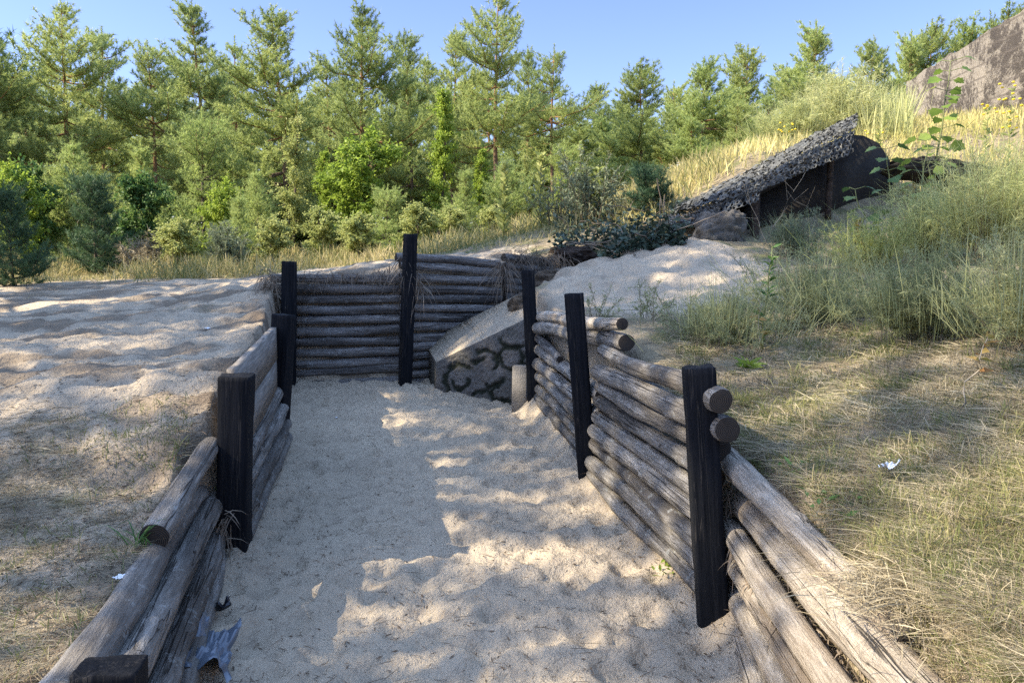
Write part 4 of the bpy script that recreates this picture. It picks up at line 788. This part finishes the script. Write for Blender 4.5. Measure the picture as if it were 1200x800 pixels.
Bc = scatter_px(3600, 800, 1330, 330, 860, 1.0, 9); k = rng.random(len(Bc)) < rdens(Bc[:, 0], Bc[:, 1]); Bc = Bc[k]; Bt = np.repeat(Bc, 26, 0) + rng.normal(size=(len(Bc) * 26, 3)) * [.028, .028, 0]; hl = np.repeat(U(.05, .20, len(Bc)), 26); dry = np.repeat(rng.random(len(Bc)) < .44, 26)
for nm, mt, m_, lb in (('straw', 'straw', dry, 'upright tufts of dry grass on the right bank'), ('short_grass', 'grass', ~dry, 'upright green tufts on the right bank')):
    stuff(nm, mt, [stand(Bt[m_], .75, hl[m_] * U(.5, 1.1, m_.sum()), U(.0016, .0034, m_.sum()) * np.clip(Bt[m_][:, 1] / 3, .7, 2.), .5)], lb, 'grass')
# left bank: straw and scarce grass
Bs = scatter_px(60000, -150, 300, 470, 860, 1.0, 12); x, y = Bs[:, 0], Bs[:, 1]; dn = (x < leftwall(y) - .12) * np.clip(vegmask(x, y) * 1.3, 0, 1) ; k = rng.random(len(Bs)) < dn; Bs = Bs[k]; n = len(Bs); far = np.clip(Bs[:, 1] / 3., .7, 2.)
az = rng.random(n) * 6.283; lie = np.c_[np.cos(az), np.sin(az), U(-.02, .25, n)]
stuff('straw', 'straw', [blades(Bs + [0, 0, .006], lie, U(.03, .13, n), U(.0011, .0024, n) * far, .06)], 'thin straw and pine needles scattered on the left bank', 'straw')
Bg = scatter_px(9000, -100, 262, 470, 800, 1.0, 12); x, y = Bg[:, 0], Bg[:, 1]; c1 = G(170, 500); c2 = G(210, 540); c3 = G(30, 650); c4 = G(0, 760)
dn = (x < leftwall(y) - .12) * (np.exp(-((x - c1[0]) / .45) ** 2 - ((y - c1[1]) / .35) ** 2) + .8 * np.exp(-((x - c2[0]) / .3) ** 2 - ((y - c2[1]) / .25) ** 2) + .5 * np.exp(-((x - c3[0]) / .4) ** 2 - ((y - c3[1]) / .3) ** 2) + .35 * np.exp(-((x - c4[0]) / .3) ** 2 - ((y - c4[1]) / .3) ** 2))
k = rng.random(len(Bg)) < dn * .8; Bg = Bg[k]; n = len(Bg); stuff('short_grass', 'grass', [stand(Bg, .8, U(.03, .12, n), U(.002, .004, n), .35)], 'small patches of green grass on the sandy left bank', 'grass')
# tufts hanging over the walls
def hang(n, p0, p1, L, sp, seed):
    t_ = rng.random(n)[:, None]; B = np.array(p0) * (1 - t_) + np.array(p1) * t_ + rng.normal(size=(n, 3)) * sp; D = rng.normal(size=(n, 3)) * .5 + [0, -.3, -.25]; return blades(B, D, U(L * .4, L, n), U(.004, .009, n), .7)
def root_thing(label, vf): b = MB(); b.addvf(vf); o = b.build('dry_roots', M['root']); tag(o, label, 'roots', 'dry roots hanging over the walls'); return o
root_thing('brown mat of dry roots bulging behind the rear left black post', hang(420, P(313, 322, 8.35), P(318, 352, 8.35), .30, .05, 1))
root_thing('dry roots hanging over the right end of the rear log wall', hang(110, P(586, 300, 8.98), P(596, 322, 9.0), .45, .03, 2)); root_thing('thin dry roots trailing down beside the tallest black post', hang(150, P(468, 308, 8.48), P(497, 340, 8.5), .35, .05, 3))
root_thing('dry grass roots trailing over the top of the rear log wall', hang(200, P(350, 322, 8.5), P(465, 318, 8.55), .16, .03, 4))
root_thing('dry roots and straw hanging over the far log wall', hang(320, P(600, 296, 9.3), P(668, 304, 9.9), .42, .05, 5))
root_thing('frayed bark fibres behind the nearest right black post', hang(160, P(852, 560, 3.25), P(862, 690, 3.22), .16, .02, 6))
root_thing('dry roots at the foot of the left front post', hang(60, P(255, 640, 3.68), P(262, 600, 3.7), .2, .03, 7))
root_thing('frayed bark and straw caught between the nearest logs of the right wall', hang(420, P(860, 640, 3.15), P(1010, 800, 2.05), .09, .025, 8))
def heap(label, p, n, r): B = np.array(p) + rng.normal(size=(n, 3)) * [r, r, r * .25]; az = rng.random(n) * 6.28; b = MB(); b.addvf(blades(B, np.c_[np.cos(az), np.sin(az), U(-.1, .5, n)], U(.05, .2, n), U(.0015, .003, n), .25)); o = b.build('straw_heap', M['straw']); tag(o, label, 'straw heap')
heap('heap of pale straw over the buried end of the top right log', G(1062, 738) + [0, 0, .05], 1500, .10)
# creeper on the dark slope
def creeper(label, n, x0, x1, y0, y1, seed):
    Bv = scatter_px(n, x0, x1, y0, y1, 8.9, 14); Bv = Bv[Bv[:, 1] < 12.5]; Bv = Bv + np.c_[rng.normal(size=(len(Bv), 2)) * .04, np.abs(rng.normal(size=len(Bv))) * .12]; c = Bv.mean(0); t_ = thing('creeper', label, 'creeper', tuple(c))
    b = MB(); b.addvf(leaves(Bv - c, rng.normal(size=(len(Bv), 3)) * [1, 1, .5] + [0, -.3, 0], U(.05, .11, len(Bv)), .055)); b.build('foliage', M['ivy'], t_)
    b = MB()
    for q in range(40):
        k = rng.integers(0, len(Bv)); p = Bv[k] - c; s = np.linspace(0, 1, 6); d = nrm(rng.normal(size=3) * [1, .6, .5] + [0, -.2, -.2]); b.addvf(tube(p + d * (s * rng.uniform(.2, .7))[:, None] + np.cumsum(rng.normal(size=(6, 3)) * .02, 0), .006, 4, False))
    b.build('stem', M['root'], t_); return t_
creeper('dark creeper tangle covering the slope between the far log wall and the dugout', 1700, 650, 800, 262, 330, 1)
rock('earth_clod', P(668, 338, 8.9), (.42, .3, .22), 'dark clod of bare earth above the concrete block', 'earth clod', 9, 'earth'); rock('earth_clod', P(632, 360, 8.3), (.30, .25, .2), 'dark clod of bare earth right behind the farthest right post', 'earth clod', 12, 'earth'); rock('old_stump', P(672, 300, 10.1), (.28, .2, .12), 'grey rotten stump at the top of the far log wall', 'stump', 15, 'timber')

# maple saplings
def lobed(B, D, L, S=None):                                     # one five-lobed leaf per base point
    N = len(B); D = nrm(D); up = np.array([0, 0, 1.]) + rng.normal(size=(N, 3)) * .35; Sd = nrm(np.cross(D, up)); Un = np.cross(Sd, D)
    pf = np.array([(0, 0), (.05, .30), (.10, .46), (.30, .40), (.50, .58), (.58, .34), (.74, .34), (.80, .16), (1, 0)]); pf2 = np.concatenate([pf, pf[1:-1][::-1] * [1, -1]])
    Lr = np.broadcast_to(L, (N,)); V = B[:, None] + D[:, None] * (pf2[:, 0][None, :, None] * Lr[:, None, None]) + Sd[:, None] * (pf2[:, 1][None, :, None] * Lr[:, None, None]) + Un[:, None] * (-.18 * pf2[:, 0] ** 2 + .12 * np.abs(pf2[:, 1]))[None, :, None] * Lr[:, None, None]
    cen = B + D * (Lr * .45)[:, None]; V = np.concatenate([V, cen[:, None]], 1); m = V.shape[1]; o_ = (np.arange(N) * m)[:, None, None]; j = np.arange(m - 1); q = np.stack([j, (j + 1) % (m - 1), np.full(m - 1, m - 1)], -1)[None]; return V.reshape(-1, 3), [(o_ + q).reshape(-1, 3)]
M['maple'] = leafmat('maple_leaves', [(.1, (.10, .17, .03)), (.5, (.19, .27, .05)), (.9, (.30, .36, .08))], .45, 6.); M['dmaple'] = leafmat('painted_shade_maple_leaves', [(.1, (.05, .10, .03)), (.5, (.09, .15, .04)), (.9, (.15, .21, .06))], .35, 6.)  # second maple is a darker copy, shade put into its leaf colour
def sapling(label, base, top, nodes, L, mat, seed, s0=.2):
    rs = np.random.default_rng(seed); base = np.array(base); top = np.array(top); t_ = thing('maple_sapling', label, 'sapling', tuple(base), 'maple saplings'); s = np.linspace(0, 1, 8); sp = (top - base) * s[:, None]; sp[1:-1] += rs.normal(size=(6, 3)) * .012; b = MB(); b.addvf(tube(sp, .012 * (1.1 - s * .8), 6)); LB, LD = [], []
    for q in np.linspace(s0, 1, nodes):
        p = np.array([np.interp(q, s, sp[:, k]) for k in range(3)])
        for a_ in (0, 3.14): 
            az = q * 40 + a_ + rs.normal() * .5; d = np.array([math.cos(az), math.sin(az) * .8, .25]); pl = L * rs.uniform(.5, 1.1); e_ = p + d * pl; b.addvf(tube(np.stack([p, e_]), .004, 4, False)); LB.append(e_); LD.append(d * [1, 1, 0] + [0, 0, -.25])
    b.build('stem', M['greenstem'], t_); lf = MB(); lf.addvf(lobed(np.array(LB), np.array(LD), L * rs.uniform(.75, 1.25, len(LB)))); lf.build('foliage', M[mat], t_); return t_
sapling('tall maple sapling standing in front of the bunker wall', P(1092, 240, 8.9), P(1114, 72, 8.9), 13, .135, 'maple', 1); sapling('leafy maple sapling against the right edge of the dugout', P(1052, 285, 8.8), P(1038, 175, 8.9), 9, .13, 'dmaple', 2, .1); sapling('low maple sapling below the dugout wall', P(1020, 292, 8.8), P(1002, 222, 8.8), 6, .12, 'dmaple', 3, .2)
sapling('short maple sapling at the foot of the tall one', P(1078, 250, 8.7), P(1085, 165, 8.8), 7, .13, 'maple', 4, .1)
def herb(name, label, cat, base, top, nleaf, L, W, mat, stemmat='greenstem', r=.006, s0=.1, up=.4, flower=None, seed=0):
    rs = np.random.default_rng(seed); base = np.array(base); top = np.array(top); t_ = thing(name, label, cat, tuple(base)); s = np.linspace(0, 1, 8); sp = (top - base) * s[:, None] - np.array([0, 0, .02]) * (s[:, None] == 0); sp[1:-1] += rs.normal(size=(6, 3)) * .008; b = MB(); b.addvf(tube(sp, r * (1.1 - s * .7), 6)); b.build('stem', M[stemmat], t_)
    q = rs.uniform(s0, 1, nleaf); B = np.stack([np.interp(q, s, sp[:, k]) for k in range(3)], 1); az = rs.random(nleaf) * 6.28; D = np.c_[np.cos(az), np.sin(az), np.full(nleaf, up) + rs.normal(size=nleaf) * .2]; lf = MB(); lf.addvf(leaves(B, D, L * rs.uniform(.6, 1.2, nleaf) * (1.15 - .5 * q), W)); lf.build('foliage', M[mat], t_)
    if flower:
        n_ = 7; th_, ph_ = np.meshgrid(np.linspace(0, np.pi, 5), np.arange(n_) * 6.283 / n_, indexing='ij'); V = .020 * np.stack([np.sin(th_) * np.cos(ph_), np.sin(th_) * np.sin(ph_), .6 * np.cos(th_)], -1); k = np.arange(5 * n_).reshape(5, n_); kr = np.roll(k, -1, 1); fb = MB(); fb.add(V.reshape(-1, 3), np.stack([k[:-1], k[1:], kr[1:], kr[:-1]], -1).reshape(-1, 4)); f0 = fb.build('flower', M['yellow'], t_)
        for q_, c in enumerate(flower):
            f1 = f0 if q_ == 0 else f0.copy()
            if q_: C.objects.link(f1)
            f1.location = np.array(c) - base
    return t_
g = G(893, 408); herb('tall_weed', 'tall upright weed with narrow leaves between the log ends and the shaded bushes', 'weed', g, P(905, 288, g[1]), 46, .10, .022, 'dleaf', r=.006, seed=1)
g = G(876, 428); t_ = thing('leaf_rosette', 'bright green leaf rosette on the bank behind the nearest right post', 'plant', tuple(g)); b = MB(); az = np.linspace(0, 6.28, 15); b.addvf(blades(np.zeros((15, 3)), np.c_[np.cos(az), np.sin(az), U(.5, 1.6, 15)], U(.10, .17, 15), .028, .35)); b.build('foliage', M['leaf'], t_)
g = G(1118, 478); herb('reddish_sprig', 'curved sprig with red and yellow leaves on the right bank', 'plant', g, P(1160, 392, g[1]), 13, .085, .028, 'redleaf', 'drystem', .004, .55, .1, seed=3)
g = G(895, 470); herb('yellowing_sprig', 'small sprig with orange-tinted leaves at the foot of the tall weed', 'plant', G(890, 412), P(888, 350, G(890, 412)[1]), 9, .09, .03, 'redleaf', 'drystem', .004, .3, .0, seed=4)
g = G(1008, 320); herb('dock_stalk', 'rusty red dock stalk in front of the dugout', 'plant', g, P(1007, 254, g[1]), 26, .05, .03, 'redleaf', 'drystem', .006, .5, .4, seed=5)
for k, (px, py, tp, lab) in enumerate([(632, 262, 182, 'taller yellowing mullein spike on the slope'), (590, 268, 190, 'yellowing mullein spike left of the taller one'), (700, 258, 200, 'pale mullein spike next to the grey willow bush')]):
    g = G(px, py); herb('mullein_plant', lab, 'plant', g, P(px + 2, tp, g[1]), 150, .20, .06, 'ygleaf', 'greenstem', .014, .05, .7, seed=6 + k)
for k, (px, py, Y, lab, w_, h_) in enumerate([(922, 158, 12.6, 'yellow tansy flowering on the dune above the net', 18, 14), (1186, 150, 9.4, 'yellow tansy flowering at the right edge below the bunker wall', 26, 60), (1158, 150, 10.2, 'small yellow tansy left of the one at the right edge', 22, 30), (1030, 160, 11.8, 'few yellow flowers on the golden slope right of the dugout peak', 30, 10)]):
    fl = [P(px + random.uniform(-w_, w_) * .6, py - random.uniform(0, h_), Y + random.uniform(-.15, .15)) for _ in range([12, 18, 7, 4][k])]; gx_ = P(px, py, Y); g = np.array([gx_[0], Y, zt(gx_[0], Y)])
    herb('tansy_plant', lab, 'flowering plant', g, P(px, py - h_ * .8, Y), 60, .12, .03, 'ygleaf', 'greenstem', .006, .1, .6, fl, seed=20 + k)
for k, (px, py, dx, dy, lab) in enumerate([(885, 305, 60, -110, 'long bare leaning twig in front of the dugout'), (1015, 300, -95, -75, 'second bare twig leaning left before the dugout wall'), (905, 300, -40, -95, 'thin pale seed stalk before the timber post')]):
    g = G(px, py); b = MB(); e_ = P(px + dx, py + dy, g[1] - .1); s = np.linspace(0, 1, 9)[:, None]; pts = g * (1 - s) + e_ * s + rng.normal(size=(9, 3)) * .012; b.addvf(tube(pts - g, np.linspace(.0035, .0012, 9), 5))
    for q in range(5): p0 = pts[3 + q] - g; b.addvf(tube(np.stack([p0, p0 + rng.normal(size=3) * .10 + [0, 0, .08]]), .0012, 4, False))
    o = b.build('bare_twig', M['drystem']); o.location = g; tag(o, lab, 'twig')
for k, (px, py, lab) in enumerate([(935, 572, 'low green weed on the bank right of the nearest black post'), (980, 605, 'second low green weed further down the right bank'), (780, 672, 'small green weed at the foot of the right log wall'), (162, 640, 'small tuft of green blades beside the short loose log'), (262, 600, 'long green blades growing at the left front post'), (500, 425, 'small green tuft at the foot of the rear wall')]):
    g = G(px, py); t_ = thing('weed_tuft', lab, 'weed', tuple(g)); b = MB(); n = 26; az = rng.random(n) * 6.28
    if k in (3, 4, 5): b.addvf(blades(rng.normal(size=(n, 3)) * [.02, .02, 0], np.c_[np.cos(az) * .5, np.sin(az) * .5, np.ones(n)], U(.10, .24, n), .006, .5))
    else: b.addvf(leaves(rng.normal(size=(n, 3)) * [.05, .05, .01] + [0, 0, .02], np.c_[np.cos(az), np.sin(az), U(.1, .7, n)], U(.02, .055, n), .016))
    b.build('foliage', M['leaf' if k == 2 else 'dleaf'], t_)

# ------------------------------------------------------------------ litter
def scrap(name, g, s, label, cat, mat, rz, seed, amp=.25, jag=.35):
    rs = np.random.default_rng(seed); n = 26; u_, v_ = np.meshgrid(np.linspace(-.5, .5, n), np.linspace(-.5, .5, n), indexing='ij'); z = (np.abs(fbm(u_ * 2.2 + seed, v_ * 2.2, 3, seed) - .5) * 2.2 - .1) * amp * s[0] + .006; V = np.stack([u_ * s[0] * (1 + jag * (fbm(v_ * 5 + seed, u_ * 0, 3, seed) - .5)), v_ * s[1] * (1 + jag * (fbm(u_ * 5 + seed, u_ * 0 + 4, 3, seed) - .5)), z], -1)
    k = np.arange(n * n).reshape(n, n); F = np.stack([k[:-1, :-1], k[1:, :-1], k[1:, 1:], k[:-1, 1:]], -1).reshape(-1, 4); b = MB(); b.add(V.reshape(-1, 3), F); o = b.build(name, M[mat]); o.location = g; o.rotation_euler = (0, 0, rz); tag(o, label, cat); return o
scrap('paper_scrap', G(1041, 563) + [0, 0, .03], (.085, .028), 'crumpled white paper scrap lying on the right bank', 'litter', 'paper', .5, 1, .5); scrap('paper_scrap', G(395, 489), (.035, .025), 'tiny white paper scrap on the path near the rear wall', 'litter', 'paper', .2, 2); scrap('paper_scrap', G(141, 682) + [0, 0, .01], (.04, .03), 'small pale scrap on the left bank beside the logs', 'litter', 'paper', .9, 3); scrap('paper_scrap', G(243, 382), (.06, .03), 'small white scrap on the far sand left of the wall', 'litter', 'paper', .1, 4)
scrap('plastic_sheet', G(246, 775) + [0.0, 0, .05], (.16, .42), 'torn bluish grey plastic sheet at the foot of the left logs', 'plastic sheet', 'plastic', .25, 5, .9, .9).rotation_euler = (0, R_(28), .25)
scrap('plastic_scrap', G(256, 716) + [0, 0, .03], (.10, .07), 'crumpled black plastic scrap below the left front post', 'plastic scrap', 'black', .4, 6, .7)
B = scatter_px(5200, 250, 900, 455, 840, 1.2, 9); k = (sdist(B[:, 0], B[:, 1], TR) < -.04) & (rng.random(len(B)) < .25 + .75 * smooth(.5, .65, fbm(B[:, 0] * 2.4, B[:, 1] * 2.4, 3, 91)) + .8 * smooth(.4, .1, rightwall(B[:, 1]) - B[:, 0])); B = B[k]
B2 = scatter_px(7000, 0, 330, 335, 820, 1.2, 14); B2 = B2[sdist(B2[:, 0], B2[:, 1], TR) > .1]; B = np.concatenate([B, B2]); n = len(B); az = rng.random(n) * 6.28
Bp = scatter_px(900, 250, 900, 470, 840, 1.2, 9); Bp = Bp[sdist(Bp[:, 0], Bp[:, 1], TR) < -.05]; Bq = scatter_px(700, 0, 300, 345, 820, 1.2, 13); Bp = np.concatenate([Bp, Bq[sdist(Bq[:, 0], Bq[:, 1], TR) > .1]]); n_ = len(Bp); az_ = rng.random(n_) * 6.28
stuff('twig_litter', 'litter', [blades(Bp + [0, 0, .006], np.c_[np.cos(az_), np.sin(az_), U(-.02, .12, n_)], U(.03, .16, n_) * (rng.random(n_) ** .5), U(.0015, .0035, n_), .05)], 'thin twigs and pine needles lying on the sand', 'litter')
stuff('bark_litter', 'litter', [leaves(B + [0, 0, .004], np.c_[np.cos(az), np.sin(az), U(-.1, .3, n)], U(.006, .04, n), U(.002, .009, n))], 'bits of bark, twigs and cones scattered on the sand', 'litter')
